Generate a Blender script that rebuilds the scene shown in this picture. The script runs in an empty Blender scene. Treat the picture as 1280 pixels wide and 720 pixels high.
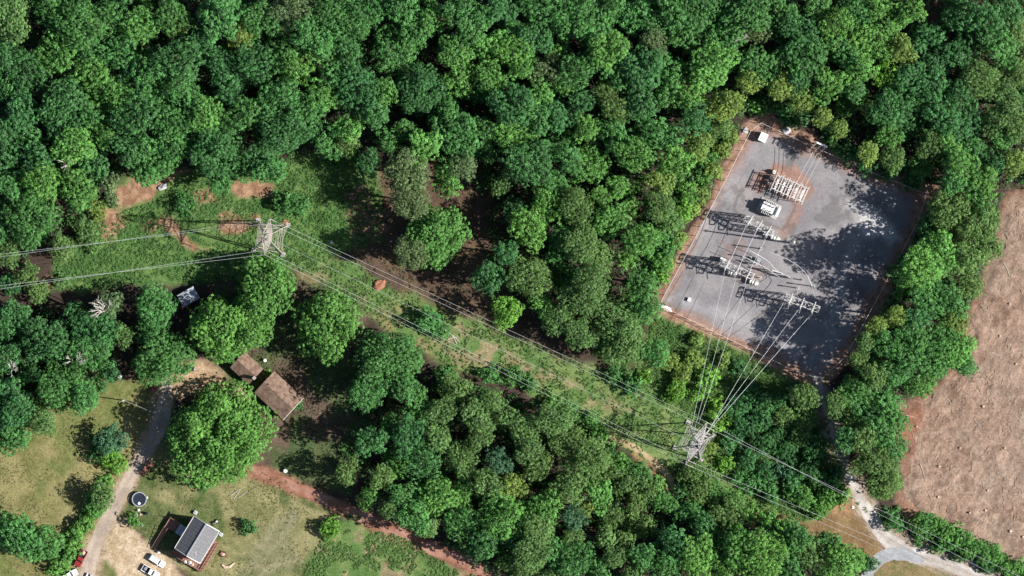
import bpy, bmesh, math, random
import numpy as np
from mathutils import Vector, Matrix

# ------------------------------------------------------------------ camera, light
SC = bpy.context.scene
COL = SC.collection
PX = 0.22            # metres per photo pixel at ground level
ALT = 1500.0
cam = bpy.data.cameras.new('camera')
cam.sensor_width = 36.0
cam.lens = 36.0 * ALT / (1280 * PX)
cam.clip_start = 10.0
cam.clip_end = 20000.0
camo = bpy.data.objects.new('camera', cam)
camo.location = (0, 0, ALT)
camo.rotation_euler = (0, 0, 0)
COL.objects.link(camo)
SC.camera = camo

SUN_EL = math.radians(40.5)
SUN_DIR = Vector((0.99 * math.cos(SUN_EL), -0.14 * math.cos(SUN_EL), math.sin(SUN_EL))).normalized()
world = bpy.data.worlds.new('World')
SC.world = world
world.use_nodes = True
wn = world.node_tree
sky = wn.nodes.new('ShaderNodeTexSky')
sky.sky_type = 'NISHITA'
sky.sun_disc = False
sky.ozone_density = 2.5
sky.sun_elevation = SUN_EL
sky.sun_rotation = math.atan2(SUN_DIR.x, SUN_DIR.y)
bg = wn.nodes['Background']
bg.inputs[1].default_value = 0.055
wn.links.new(sky.outputs[0], bg.inputs[0])
sun = bpy.data.lights.new('sun', 'SUN')
sun.energy = 5.0
sun.angle = math.radians(0.5)
sun.color = (1.0, 0.96, 0.90)
suno = bpy.data.objects.new('sun', sun)
suno.rotation_euler = (-SUN_DIR).to_track_quat('-Z', 'Y').to_euler()
suno.location = (200, -20, 300)
COL.objects.link(suno)
SC.view_settings.view_transform = 'Standard'
SC.view_settings.look = 'None'
SC.view_settings.exposure = 0.7
SC.view_settings.gamma = 1.0

RNG = np.random.default_rng(7)
random.seed(7)

def W(px, py, z=0.0):
    """place seen at photo pixel (px, py) at height z"""
    f = (ALT - z) / ALT
    return Vector(((px - 640) * PX * f, (360 - py) * PX * f, z))

# ------------------------------------------------------------------ materials
def mat(name, col, rough=0.7, var=0.25, scale=6.0, metal=0.0, col2=None, bump=0.0, spec=0.3):
    m = bpy.data.materials.new(name)
    m.use_nodes = True
    nt = m.node_tree
    b = nt.nodes['Principled BSDF']
    b.inputs['Roughness'].default_value = rough
    b.inputs['Metallic'].default_value = metal
    b.inputs['Specular IOR Level'].default_value = spec
    tc = nt.nodes.new('ShaderNodeTexCoord')
    n = nt.nodes.new('ShaderNodeTexNoise')
    n.inputs['Scale'].default_value = scale
    n.inputs['Detail'].default_value = 6.0
    n.inputs['Roughness'].default_value = 0.65
    nt.links.new(tc.outputs['Object'], n.inputs['Vector'])
    r = nt.nodes.new('ShaderNodeValToRGB')
    c2 = col2 if col2 else tuple(min(1, c * (1 + var)) for c in col)
    c1 = col if col2 else tuple(c * (1 - var) for c in col)
    r.color_ramp.elements[0].position = 0.32
    r.color_ramp.elements[1].position = 0.68
    r.color_ramp.elements[0].color = (*c1, 1)
    r.color_ramp.elements[1].color = (*c2, 1)
    nt.links.new(n.outputs['Fac'], r.inputs[0])
    nt.links.new(r.outputs[0], b.inputs['Base Color'])
    if bump:
        bp = nt.nodes.new('ShaderNodeBump')
        bp.inputs['Strength'].default_value = 0.6
        bp.inputs['Distance'].default_value = bump
        nt.links.new(n.outputs['Fac'], bp.inputs['Height'])
        nt.links.new(bp.outputs[0], b.inputs['Normal'])
    return m

def leaf_mat(name, trans=0.2):
    m = bpy.data.materials.new(name)
    m.use_nodes = True
    nt = m.node_tree
    b = nt.nodes['Principled BSDF']
    b.inputs['Roughness'].default_value = 0.55
    b.inputs['Specular IOR Level'].default_value = 0.25
    oi = nt.nodes.new('ShaderNodeObjectInfo')
    at = nt.nodes.new('ShaderNodeAttribute')
    at.attribute_name = 'tint'
    tc = nt.nodes.new('ShaderNodeTexCoord')
    n = nt.nodes.new('ShaderNodeTexNoise')
    n.inputs['Scale'].default_value = 0.35
    n.inputs['Detail'].default_value = 2
    nt.links.new(tc.outputs['Object'], n.inputs['Vector'])
    mr = nt.nodes.new('ShaderNodeMapRange')
    mr.inputs['From Min'].default_value = 0.3
    mr.inputs['From Max'].default_value = 0.7
    mr.inputs['To Min'].default_value = 0.8
    mr.inputs['To Max'].default_value = 1.2
    nt.links.new(n.outputs['Fac'], mr.inputs['Value'])
    mul = nt.nodes.new('ShaderNodeMath'); mul.operation = 'MULTIPLY'
    nt.links.new(at.outputs['Fac'], mul.inputs[0])
    nt.links.new(mr.outputs[0], mul.inputs[1])
    sc = nt.nodes.new('ShaderNodeVectorMath'); sc.operation = 'SCALE'
    nt.links.new(oi.outputs['Color'], sc.inputs[0])
    nt.links.new(mul.outputs[0], sc.inputs['Scale'])
    nt.links.new(sc.outputs[0], b.inputs['Base Color'])
    tr = nt.nodes.new('ShaderNodeBsdfTranslucent')
    w = nt.nodes.new('ShaderNodeVectorMath'); w.operation = 'MULTIPLY'
    w.inputs[1].default_value = (1.3, 1.35, 0.6)
    nt.links.new(sc.outputs[0], w.inputs[0])
    nt.links.new(w.outputs[0], tr.inputs['Color'])
    mx = nt.nodes.new('ShaderNodeMixShader')
    mx.inputs[0].default_value = trans
    nt.links.new(b.outputs[0], mx.inputs[1])
    nt.links.new(tr.outputs[0], mx.inputs[2])
    nt.links.new(mx.outputs[0], nt.nodes['Material Output'].inputs['Surface'])
    return m

def vcol_mat(name, scale=2.2, amt=0.45, bump=0.12, rough=0.95):
    """ground: albedo of the patches from an attribute, grain from noise nodes"""
    m = bpy.data.materials.new(name)
    m.use_nodes = True
    nt = m.node_tree
    b = nt.nodes['Principled BSDF']
    b.inputs['Roughness'].default_value = rough
    b.inputs['Specular IOR Level'].default_value = 0.1
    at = nt.nodes.new('ShaderNodeAttribute'); at.attribute_name = 'soil'
    tc = nt.nodes.new('ShaderNodeTexCoord')
    fac = None
    for s, lo, hi in ((scale, 1 - amt, 1 + amt), (scale * 0.28, 1 - amt * 0.5, 1 + amt * 0.5)):
        n = nt.nodes.new('ShaderNodeTexNoise')
        n.inputs['Scale'].default_value = s
        n.inputs['Detail'].default_value = 5
        n.inputs['Roughness'].default_value = 0.7
        nt.links.new(tc.outputs['Object'], n.inputs['Vector'])
        mr = nt.nodes.new('ShaderNodeMapRange')
        mr.inputs['From Min'].default_value = 0.3
        mr.inputs['From Max'].default_value = 0.7
        mr.inputs['To Min'].default_value = lo
        mr.inputs['To Max'].default_value = hi
        nt.links.new(n.outputs['Fac'], mr.inputs['Value'])
        if fac is None:
            fac = mr.outputs[0]; hn = n.outputs['Fac']
        else:
            mu = nt.nodes.new('ShaderNodeMath'); mu.operation = 'MULTIPLY'
            nt.links.new(fac, mu.inputs[0]); nt.links.new(mr.outputs[0], mu.inputs[1])
            fac = mu.outputs[0]
    sc = nt.nodes.new('ShaderNodeVectorMath'); sc.operation = 'SCALE'
    nt.links.new(at.outputs['Color'], sc.inputs[0]); nt.links.new(fac, sc.inputs['Scale'])
    nt.links.new(sc.outputs[0], b.inputs['Base Color'])
    bp = nt.nodes.new('ShaderNodeBump')
    bp.inputs['Strength'].default_value = 0.8
    bp.inputs['Distance'].default_value = bump
    nt.links.new(hn, bp.inputs['Height']); nt.links.new(bp.outputs[0], b.inputs['Normal'])
    return m

M = {}
M['steel'] = mat('galvanised_steel', (0.52, 0.50, 0.49), 0.5, 0.2, 3)
M['tower'] = mat('weathered_tower_steel', (0.44, 0.385, 0.345), 0.6, 0.18, 2)
M['white'] = mat('white_paint', (0.78, 0.78, 0.76), 0.4, 0.08, 2)
M['lgrey'] = mat('light_grey_paint', (0.60, 0.61, 0.61), 0.5, 0.1, 2)
M['grey'] = mat('grey_paint', (0.30, 0.31, 0.33), 0.6, 0.15, 2)
M['dark'] = mat('dark_paint', (0.035, 0.036, 0.042), 0.5, 0.3, 3)
M['wire'] = mat('bare_aluminium_wire', (0.60, 0.62, 0.65), 0.45, 0.08, 1)
M['porcelain'] = mat('pale_porcelain', (0.46, 0.42, 0.40), 0.3, 0.1, 3)
M['bark'] = mat('bark', (0.11, 0.08, 0.06), 0.95, 0.35, 4, bump=0.05)
M['deadwood'] = mat('bleached_dead_wood', (0.48, 0.44, 0.40), 0.9, 0.25, 3)
M['wood'] = mat('weathered_timber', (0.30, 0.22, 0.16), 0.9, 0.25, 3)
M['deck'] = mat('red_brown_decking', (0.27, 0.145, 0.105), 0.8, 0.25, 3)
M['leaf'] = leaf_mat('leaf')
M['concrete'] = mat('concrete', (0.36, 0.34, 0.32), 0.9, 0.18, 2, bump=0.01)
M['glass'] = mat('dark_glass', (0.02, 0.025, 0.03), 0.1, 0.2, 1, spec=0.6)
M['rubber'] = mat('black_rubber', (0.02, 0.02, 0.02), 0.9, 0.2, 4)
M['redcar'] = mat('red_car_paint', (0.24, 0.028, 0.024), 0.35, 0.12, 2, spec=0.5)
M['rust'] = mat('rusty_brown_paint', (0.22, 0.085, 0.055), 0.6, 0.4, 3)
M['blackcar'] = mat('black_car_paint', (0.015, 0.017, 0.02), 0.25, 0.2, 2, spec=0.6)
M['roofdark'] = mat('slate_grey_shingle', (0.16, 0.16, 0.168), 0.9, 0.2, 1.5)
M['rooflight'] = M['roofdark']
M['roofbrown'] = mat('faded_brown_shingle', (0.105, 0.064, 0.046), 0.95, 0.3, 0.8, col2=(0.29, 0.20, 0.15), bump=0.02)
M['siding'] = mat('pale_siding', (0.55, 0.53, 0.50), 0.8, 0.1, 2)
M['brick'] = mat('brick_red', (0.26, 0.12, 0.09), 0.9, 0.25, 6)
M['tin'] = mat('dull_tin_roof', (0.34, 0.36, 0.42), 0.55, 0.3, 2.5)
M['cover'] = mat('dark_pool_cover', (0.022, 0.028, 0.045), 0.35, 0.35, 1.2, spec=0.5)
M['paleclay'] = mat('pale_tan', (0.55, 0.42, 0.32), 0.9, 0.3, 2)
M['clay'] = mat('red_clay_soil', (0.30, 0.14, 0.085), 0.95, 0.35, 2, bump=0.1)
M['stone'] = mat('pale_stone', (0.40, 0.39, 0.40), 0.9, 0.25, 2, bump=0.1)
M['ground'] = vcol_mat('ground_soil', 2.0, 0.42, 0.15)
M['gravel'] = vcol_mat('crushed_gravel', 5.0, 0.3, 0.05)
M['field'] = vcol_mat('churned_soil', 1.7, 0.38, 0.2)
M['road'] = vcol_mat('worn_road', 3.5, 0.3, 0.04)

# ------------------------------------------------------------------ object helpers
def base(n):
    return n
def props(o, label=None, cat=None, group=None, kind=None):
    if label: o['label'] = label
    if cat: o['category'] = cat
    if group: o['group'] = group
    if kind: o['kind'] = kind
    return o
def thing(name, label, cat, loc=(0, 0, 0), rz=0.0, group=None):
    o = bpy.data.objects.new(name, None)
    o.empty_display_size = 0.5
    COL.objects.link(o)
    o.location = loc
    o.rotation_euler = (0, 0, rz)
    return props(o, label, cat, group)
def link(name, me, m=None, parent=None):
    o = bpy.data.objects.new(name, me)
    COL.objects.link(o)
    if m is not None and not me.materials:
        me.materials.append(m)
    if parent is not None:
        o.parent = parent
    return o
def np_mesh(name, V, Q, attrs=None, cols=None, smooth=False):
    me = bpy.data.meshes.new(name)
    V = np.asarray(V, np.float32); Q = np.asarray(Q, np.int32)
    k = Q.shape[1]
    me.vertices.add(len(V)); me.vertices.foreach_set('co', V.ravel())
    me.loops.add(Q.size); me.loops.foreach_set('vertex_index', Q.ravel())
    me.polygons.add(len(Q))
    me.polygons.foreach_set('loop_start', np.arange(0, Q.size, k, dtype=np.int32))
    me.polygons.foreach_set('loop_total', np.full(len(Q), k, np.int32))
    if smooth:
        me.polygons.foreach_set('use_smooth', np.ones(len(Q), bool))
    me.update(calc_edges=True)
    for an, av in (attrs or {}).items():
        a = me.attributes.new(an, 'FLOAT', 'POINT'); a.data.foreach_set('value', np.asarray(av, np.float32))
    for an, av in (cols or {}).items():
        a = me.attributes.new(an, 'FLOAT_COLOR', 'POINT')
        c = np.ones((len(V), 4), np.float32); c[:, :3] = av
        a.data.foreach_set('color', c.ravel())
    return me

class MB:
    """collects shapes, then becomes ONE mesh object"""
    def __init__(s): s.v = []; s.f = []
    def add(s, vs, fs):
        o = len(s.v); s.v += [tuple(v) for v in vs]; s.f += [tuple(i + o for i in f) for f in fs]; return s
    def box(s, c, d, rz=0.0, taper=1.0):
        cx, cy, cz = c; x, y, z = d[0] / 2, d[1] / 2, d[2] / 2
        ca, sa = math.cos(rz), math.sin(rz)
        vs = []
        for dz, t in ((-z, 1), (z, taper)):
            for sx, sy in ((-1, -1), (1, -1), (1, 1), (-1, 1)):
                ax, ay = sx * x * t, sy * y * t
                vs.append((cx + ax * ca - ay * sa, cy + ax * sa + ay * ca, cz + dz))
        return s.add(vs, [(3, 2, 1, 0), (4, 5, 6, 7), (0, 1, 5, 4), (1, 2, 6, 5), (2, 3, 7, 6), (3, 0, 4, 7)])
    def beam(s, a, b, w, w2=None):
        return s.tube(a, b, w * 0.7071, (w2 or w) * 0.7071, 4)
    def tube(s, a, b, r, r2=None, n=8, cap=True):
        a = Vector(a); b = Vector(b); d = b - a
        if d.length < 1e-6: return s
        d.normalize()
        up = Vector((0, 0, 1)) if abs(d.z) < 0.95 else Vector((1, 0, 0))
        t = d.cross(up).normalized(); u = t.cross(d).normalized()
        r2 = r if r2 is None else r2
        off = math.pi / 4 if n == 4 else 0
        vs = []
        for p, rr in ((a, r), (b, r2)):
            for k in range(n):
                an = off + 2 * math.pi * k / n
                vs.append(p + t * rr * math.cos(an) + u * rr * math.sin(an))
        fs = [(k, (k + 1) % n, n + (k + 1) % n, n + k) for k in range(n)]
        if cap: fs += [tuple(range(n - 1, -1, -1)), tuple(range(n, 2 * n))]
        return s.add(vs, fs)
    def path(s, pts, rs, n=5):
        pts = [Vector(p) for p in pts]
        if not isinstance(rs, (list, tuple)): rs = [rs] * len(pts)
        vs = []
        for i, p in enumerate(pts):
            d = (pts[min(i + 1, len(pts) - 1)] - pts[max(i - 1, 0)]).normalized()
            up = Vector((0, 0, 1)) if abs(d.z) < 0.9 else Vector((1, 0, 0))
            t = d.cross(up).normalized(); u = t.cross(d)
            for k in range(n):
                an = 2 * math.pi * k / n
                vs.append(p + t * rs[i] * math.cos(an) + u * rs[i] * math.sin(an))
        fs = []
        for i in range(len(pts) - 1):
            for k in range(n):
                a = i * n + k; b = i * n + (k + 1) % n
                fs.append((a, b, b + n, a + n))
        m = (len(pts) - 1) * n
        fs += [tuple(range(n - 1, -1, -1)), tuple(range(m, m + n))]
        return s.add(vs, fs)
    def lathe(s, c, prof, n=12):
        c = Vector(c); vs = []; fs = []
        for r, z in prof:
            for k in range(n):
                a = 2 * math.pi * k / n
                vs.append((c.x + r * math.cos(a), c.y + r * math.sin(a), c.z + z))
        for i in range(len(prof) - 1):
            for k in range(n):
                a = i * n + k; b = i * n + (k + 1) % n
                fs.append((a, b, b + n, a + n))
        fs += [tuple(range(n - 1, -1, -1)), tuple(range((len(prof) - 1) * n, len(prof) * n))]
        return s.add(vs, fs)
    def loft(s, secs):
        n = len(secs[0]); vs = [p for q in secs for p in q]; fs = []
        for i in range(len(secs) - 1):
            for k in range(n):
                a = i * n + k; b = i * n + (k + 1) % n
                fs.append((a, b, b + n, a + n))
        fs += [tuple(range(n - 1, -1, -1)), tuple(range((len(secs) - 1) * n, len(secs) * n))]
        return s.add(vs, fs)
    def mesh(s, name):
        me = bpy.data.meshes.new(name)
        me.from_pydata(s.v, [], s.f)
        bm = bmesh.new(); bm.from_mesh(me)
        bmesh.ops.recalc_face_normals(bm, faces=bm.faces)
        bm.to_mesh(me); bm.free()
        return me
    def build(s, name, m, parent=None, bevel=0.0):
        me = s.mesh(name)
        o = link(name, me, m, parent)
        if bevel:
            b = o.modifiers.new('bevel', 'BEVEL'); b.width = bevel; b.segments = 2; b.limit_method = 'ANGLE'
        return o

def copy_tree(o, parent=None):
    c = o.copy(); COL.objects.link(c)
    if parent is not None: c.parent = parent
    for ch in list(o.children): copy_tree(ch, c)
    return c

# ------------------------------------------------------------------ numpy noise and polygon masks
def vnoise(x, y, seed):
    r = np.random.default_rng(seed).random((256, 256))
    xi = np.floor(x).astype(int); yi = np.floor(y).astype(int)
    fx = x - xi; fy = y - yi
    fx = fx * fx * (3 - 2 * fx); fy = fy * fy * (3 - 2 * fy)
    g = lambda i, j: r[(xi + i) & 255, (yi + j) & 255]
    return (g(0, 0) * (1 - fx) + g(1, 0) * fx) * (1 - fy) + (g(0, 1) * (1 - fx) + g(1, 1) * fx) * fy
def fbm(x, y, seed, sc, octv=4, gain=0.55):
    t = 0; a = 1; n = 0
    for k in range(octv):
        t = t + a * vnoise(x / sc + 17.3 * k, y / sc + 9.1 * k, seed + k); n += a; a *= gain; sc /= 2.03
    return t / n
def sdist(px, py, poly):
    """signed distance in photo pixels: positive inside"""
    P = np.array(poly, float); Q = np.roll(P, -1, 0)
    best = np.full(px.shape, 1e9); ins = np.zeros(px.shape, bool)
    for (ax, ay), (bx, by) in zip(P, Q):
        dx, dy = bx - ax, by - ay; L = dx * dx + dy * dy + 1e-9
        t = np.clip(((px - ax) * dx + (py - ay) * dy) / L, 0, 1)
        best = np.minimum(best, (px - ax - t * dx) ** 2 + (py - ay - t * dy) ** 2)
        c = ((ay > py) != (by > py))
        xin = (bx - ax) * (py - ay) / ((by - ay) if by != ay else 1e-9) + ax
        ins ^= c & (px < xin)
    d = np.sqrt(best)
    return np.where(ins, d, -d)
def ldist(px, py, line):
    P = np.array(line, float); best = np.full(px.shape, 1e9)
    for (ax, ay), (bx, by) in zip(P[:-1], P[1:]):
        dx, dy = bx - ax, by - ay; L = dx * dx + dy * dy + 1e-9
        t = np.clip(((px - ax) * dx + (py - ay) * dy) / L, 0, 1)
        best = np.minimum(best, (px - ax - t * dx) ** 2 + (py - ay - t * dy) ** 2)
    return np.sqrt(best)
def sm(x, a, b):
    t = np.clip((x - a) / (b - a), 0, 1); return t * t * (3 - 2 * t)
def inside(x, y, poly):
    return bool(sdist(np.array([x], float), np.array([y], float), poly)[0] > 0)
def spline(pts, step=4.0):
    out = []
    P = [np.array(p, float) for p in pts]
    P = [2 * P[0] - P[1]] + P + [2 * P[-1] - P[-2]]
    for i in range(1, len(P) - 2):
        n = max(2, int(np.linalg.norm(P[i + 1][:2] - P[i][:2]) / step))
        for k in range(n):
            t = k / n
            out.append(0.5 * (2 * P[i] + (P[i + 1] - P[i - 1]) * t + (2 * P[i - 1] - 5 * P[i] + 4 * P[i + 1] - P[i + 2]) * t * t + (3 * P[i] - P[i - 1] - 3 * P[i + 1] + P[i + 2]) * t ** 3))
    out.append(P[-2])
    return out

# ------------------------------------------------------------------ the land
NWCLEAR = [(55, 362), (70, 318), (110, 292), (128, 255), (150, 222), (210, 208), (330, 222), (372, 190), (470, 195), (480, 300), (425, 318), (385, 335), (300, 350), (200, 352), (120, 362)]
CORR = [(365, 320), (430, 325), (500, 365), (600, 405), (700, 445), (790, 470), (815, 400), (830, 385), (1010, 475), (1040, 520), (1050, 600), (1100, 660), (1090, 692), (1030, 680), (955, 645), (880, 605), (800, 575), (720, 525), (640, 478), (560, 458), (500, 425), (440, 380)]
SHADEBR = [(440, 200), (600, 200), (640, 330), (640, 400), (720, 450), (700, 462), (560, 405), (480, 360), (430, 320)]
LAWN_W = [(-60, 500), (60, 490), (200, 470), (215, 500), (175, 570), (90, 730), (-60, 730)]
YARD = [(150, 600), (200, 545), (330, 590), (420, 640), (375, 725), (250, 730), (200, 690), (140, 640)]
BROWNSOIL = [(270, 340), (460, 350), (460, 560), (430, 620), (320, 590), (260, 480)]
LUSH_S = [(372, 730), (405, 662), (440, 640), (560, 705), (600, 730)]
BRGRASS = [(945, 640), (1010, 655), (1060, 622), (1100, 655), (1105, 690), (1080, 712), (1030, 690), (970, 662)]
PADOUT = [(928, 158), (955, 142), (1060, 190), (1172, 236), (1160, 280), (1110, 370), (1062, 455), (1030, 486), (990, 472), (900, 425), (812, 388), (818, 365), (870, 275)]
PAD = [(942, 164), (955, 158), (1062, 208), (1150, 246), (1140, 280), (1098, 360), (1050, 446), (1024, 470), (990, 458), (905, 418), (824, 379), (850, 325), (890, 255)]
BRUSHW = [(925, 160), (905, 190), (860, 270), (810, 372), (780, 470), (740, 440), (800, 330), (880, 170)]
BRUSHS = [(815, 395), (850, 405), (930, 440), (1010, 480), (1050, 560), (1060, 640), (1000, 650), (900, 600), (860, 520), (800, 470)]
FIELD = [(1330, 225), (1262, 245), (1250, 300), (1232, 350), (1212, 410), (1195, 465), (1150, 500), (1108, 520), (1112, 552), (1136, 580), (1128, 622), (1148, 640), (1200, 678), (1252, 702), (1330, 720)]
TANYARD = [(198, 478), (205, 462), (240, 448), (268, 455), (285, 480), (312, 495), (300, 505), (268, 485), (235, 490), (212, 500)]

def ground_colour(px, py):
    wob = (fbm(px, py, 3, 26, 4) - 0.5) * 34
    n1 = fbm(px, py, 11, 16, 4); n2 = fbm(px, py, 21, 60, 3); n3 = fbm(px, py, 31, 6, 3)
    C = np.zeros(px.shape + (3,))
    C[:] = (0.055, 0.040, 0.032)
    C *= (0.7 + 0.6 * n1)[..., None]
    def lay(mask, c1, c2, nz=None):
        nonlocal C
        nz = n1 if nz is None else nz
        t = sm(nz, 0.35, 0.65)[..., None]
        col = np.array(c1) * (1 - t) + np.array(c2) * t
        C = C * (1 - mask[..., None]) + col * mask[..., None]
    S = lambda poly, soft=6, sh=0: sm(sdist(px, py, poly) + wob * 0.5 + sh, -soft, soft)
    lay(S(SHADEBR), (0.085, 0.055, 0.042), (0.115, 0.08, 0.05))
    lay(S(BROWNSOIL), (0.085, 0.062, 0.046), (0.12, 0.085, 0.062))
    lay(S(BROWNSOIL) * sm(n2, 0.42, 0.54), (0.055, 0.085, 0.034), (0.085, 0.105, 0.042), n3)
    cor = S(CORR, 8)
    lay(cor, (0.095, 0.165, 0.05), (0.16, 0.21, 0.075))
    lay(cor * sm(n2 + 0.4 * (n3 - 0.5), 0.40, 0.52), (0.065, 0.135, 0.038), (0.11, 0.185, 0.056), n3)
    # bare tan scrapes along the wires
    for poly, c in (([(545, 425), (575, 405), (640, 440), (700, 470), (690, 480), (620, 462), (560, 450)], (0.26, 0.19, 0.12)),
                    ([(700, 470), (760, 495), (790, 510), (780, 520), (720, 500)], (0.24, 0.19, 0.11)),
                    ([(430, 362), (500, 385), (545, 405), (540, 450), (510, 440), (470, 400)], (0.19, 0.155, 0.08)),
                    ([(770, 552), (795, 560), (830, 585), (846, 610), (836, 614), (815, 595), (785, 570)], (0.30, 0.20, 0.10)),
                    ([(820, 395), (860, 408), (905, 435), (890, 445), (850, 425), (815, 412)], (0.22, 0.15, 0.085)),
                    ([(360, 332), (400, 328), (430, 345), (420, 360), (380, 350)], (0.22, 0.18, 0.10))):
        lay(S(poly, 7) * sm(n1, 0.36, 0.58) * 0.8, tuple(0.8 * v for v in c), tuple(1.15 * v for v in c), n3)
    lay(S(NWCLEAR, 6), (0.06, 0.12, 0.034), (0.105, 0.175, 0.052))
    for poly in ([(138, 235), (165, 222), (212, 208), (238, 214), (205, 232), (188, 252), (160, 264), (140, 258)], [(276, 226), (300, 222), (345, 228), (340, 246), (300, 248)],
                 [(240, 240), (262, 238), (272, 252), (245, 258)], [(128, 262), (150, 262), (160, 276), (140, 300), (120, 300)], [(200, 275), (212, 272), (240, 300), (262, 312), (240, 318), (222, 300)],
                 [(275, 268), (322, 266), (322, 284), (300, 292), (278, 290)], [(56, 342), (68, 340), (66, 358), (56, 360)], [(180, 278), (194, 280), (190, 290), (182, 288)]):
        lay(S(poly, 4), (0.22, 0.125, 0.075), (0.33, 0.205, 0.13), n3)
    lay(S(LAWN_W), (0.155, 0.15, 0.058), (0.225, 0.20, 0.09))
    lay(S(LAWN_W) * sm(n2, 0.5, 0.62), (0.115, 0.135, 0.043), (0.16, 0.17, 0.062), n3)
    lay(S(YARD), (0.155, 0.155, 0.066), (0.235, 0.215, 0.105))
    lay(S(YARD) * sm(n2, 0.5, 0.6), (0.07, 0.10, 0.032), (0.12, 0.135, 0.055), n3)
    lay(S(YARD) * sm(sdist(px, py, [(330, 660), (365, 640), (372, 700), (330, 725), (300, 715)]) + wob, -8, 8), (0.165, 0.165, 0.085), (0.215, 0.20, 0.115), n3)
    lay(S(LUSH_S, 9), (0.08, 0.15, 0.042), (0.15, 0.20, 0.072))
    lay(S(LUSH_S) * sm(n1, 0.55, 0.68), (0.19, 0.16, 0.09), (0.26, 0.21, 0.12), n3)
    lay(S(BRUSHW, 8), (0.05, 0.09, 0.025), (0.09, 0.13, 0.04))
    lay(S(BRUSHS, 12, -6), (0.045, 0.085, 0.025), (0.08, 0.12, 0.035))
    lay(S(BRGRASS, 4), (0.17, 0.11, 0.055), (0.23, 0.155, 0.08))
    lay(S(PADOUT, 4), (0.24, 0.135, 0.095), (0.34, 0.215, 0.16), n3)
    lay(S([(1085, 722), (1110, 700), (1150, 700), (1215, 730), (1190, 760), (1080, 760)], 5), (0.13, 0.13, 0.05), (0.21, 0.16, 0.08))
    lay(S(FIELD, 7, 6), (0.20, 0.115, 0.078), (0.30, 0.19, 0.135), n3)
    lay(S(TANYARD, 5), (0.30, 0.20, 0.12), (0.40, 0.29, 0.185), n3)
    # sandy turning place by the grey house
    lay(S([(118, 730), (112, 690), (140, 640), (160, 648), (190, 680), (218, 706), (235, 730)], 5), (0.36, 0.27, 0.17), (0.47, 0.37, 0.26), n3)
    lay(S([(112, 735), (105, 712), (135, 700), (150, 735)], 5), (0.12, 0.135, 0.05), (0.17, 0.16, 0.07), n3)
    # worn verges of the lanes
    lay(sm(-(ldist(px, py, [(312, 588), (345, 598), (400, 622), (470, 655), (560, 695), (650, 732)]) - 10) + wob * 0.4, -4, 4) * 0.9, (0.20, 0.095, 0.062), (0.28, 0.145, 0.10), n3)
    lay(sm(-(ldist(px, py, [(1020, 475), (1036, 530), (1052, 580), (1075, 620), (1100, 665), (1150, 690), (1240, 725)]) - 14) + wob * 0.4, -4, 4) * 0.9, (0.24, 0.19, 0.14), (0.36, 0.30, 0.24), n3)
    lay(sm(-(ldist(px, py, [(205, 478), (200, 530), (176, 572), (148, 622), (122, 680), (105, 735)]) - 14) + wob * 0.3, -4, 4) * 0.9, (0.25, 0.19, 0.12), (0.34, 0.26, 0.18), n3)
    for poly, c in (([(1038, 620), (1062, 612), (1064, 640), (1040, 642)], (0.3, 0.18, 0.1)), ([(1000, 470), (1030, 474), (1028, 500), (1010, 505)], (0.33, 0.17, 0.12)),
                    ([(1132, 630), (1150, 632), (1142, 668), (1130, 655)], (0.26, 0.15, 0.1)), ([(1265, 22), (1280, 20), (1282, 34), (1266, 36)], (0.42, 0.2, 0.12)), ([(1150, 5), (1180, 5), (1185, 40), (1160, 45)], (0.13, 0.075, 0.06)),
                    ([(430, 240), (455, 235), (490, 285), (470, 305), (440, 290)], (0.2, 0.12, 0.085))):
        lay(S(poly, 5) * 0.9, tuple(0.85 * v for v in c), tuple(1.15 * v for v in c), n3)
    return C

step = 0.42
xs = np.concatenate([[-6000, -2500, -1000, -400, -220, -170], np.arange(-152, 152.01, step), [170, 220, 400, 1000, 2500, 6000]])
ys = np.concatenate([[-6000, -2500, -1000, -400, -200, -110], np.arange(-88, 88.01, step), [110, 200, 400, 1000, 2500, 6000]])
gx, gy = np.meshgrid(xs, ys)
gpx = np.clip(gx / PX + 640, -120, 1400); gpy = np.clip(360 - gy / PX, -120, 840)
V = np.stack([gx, gy, np.zeros_like(gx)], -1).reshape(-1, 3)
nx, ny = len(xs), len(ys)
I = np.arange(nx * ny).reshape(ny, nx)
Q = np.stack([I[:-1, :-1], I[:-1, 1:], I[1:, 1:], I[1:, :-1]], -1).reshape(-1, 4)
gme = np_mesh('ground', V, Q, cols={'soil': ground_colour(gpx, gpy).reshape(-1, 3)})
props(link('ground', gme, M['ground']), kind='structure')

def sheet(name, mask_fn, colour_fn, z, m, box, st=0.3, relief=None):
    """a sheet laid z above the ground, its outline wherever mask_fn > 0"""
    x0, y0, x1, y1 = box
    X = np.arange(x0, x1, st / PX); Y = np.arange(y0, y1, st / PX)
    a, b = np.meshgrid(X, Y)
    k = mask_fn(a, b)
    I = np.arange(a.size).reshape(a.shape)
    cell = (np.minimum.reduce([k[:-1, :-1], k[:-1, 1:], k[1:, 1:], k[1:, :-1]]) > 0)
    Q = np.stack([I[1:, :-1], I[1:, 1:], I[:-1, 1:], I[:-1, :-1]], -1)[cell]
    zz = np.full(a.shape, z) if relief is None else z + relief(a, b, k)
    V = np.stack([(a - 640) * PX, (360 - b) * PX, zz], -1).reshape(-1, 3)
    c = colour_fn(a, b, k).reshape(-1, 3)
    used = np.unique(Q); rem = np.zeros(a.size, int); rem[used] = np.arange(len(used))
    me = np_mesh(name, V[used], rem[Q], cols={'soil': c[used]})
    o = link(name, me, m)
    return props(o, kind='structure')
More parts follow.
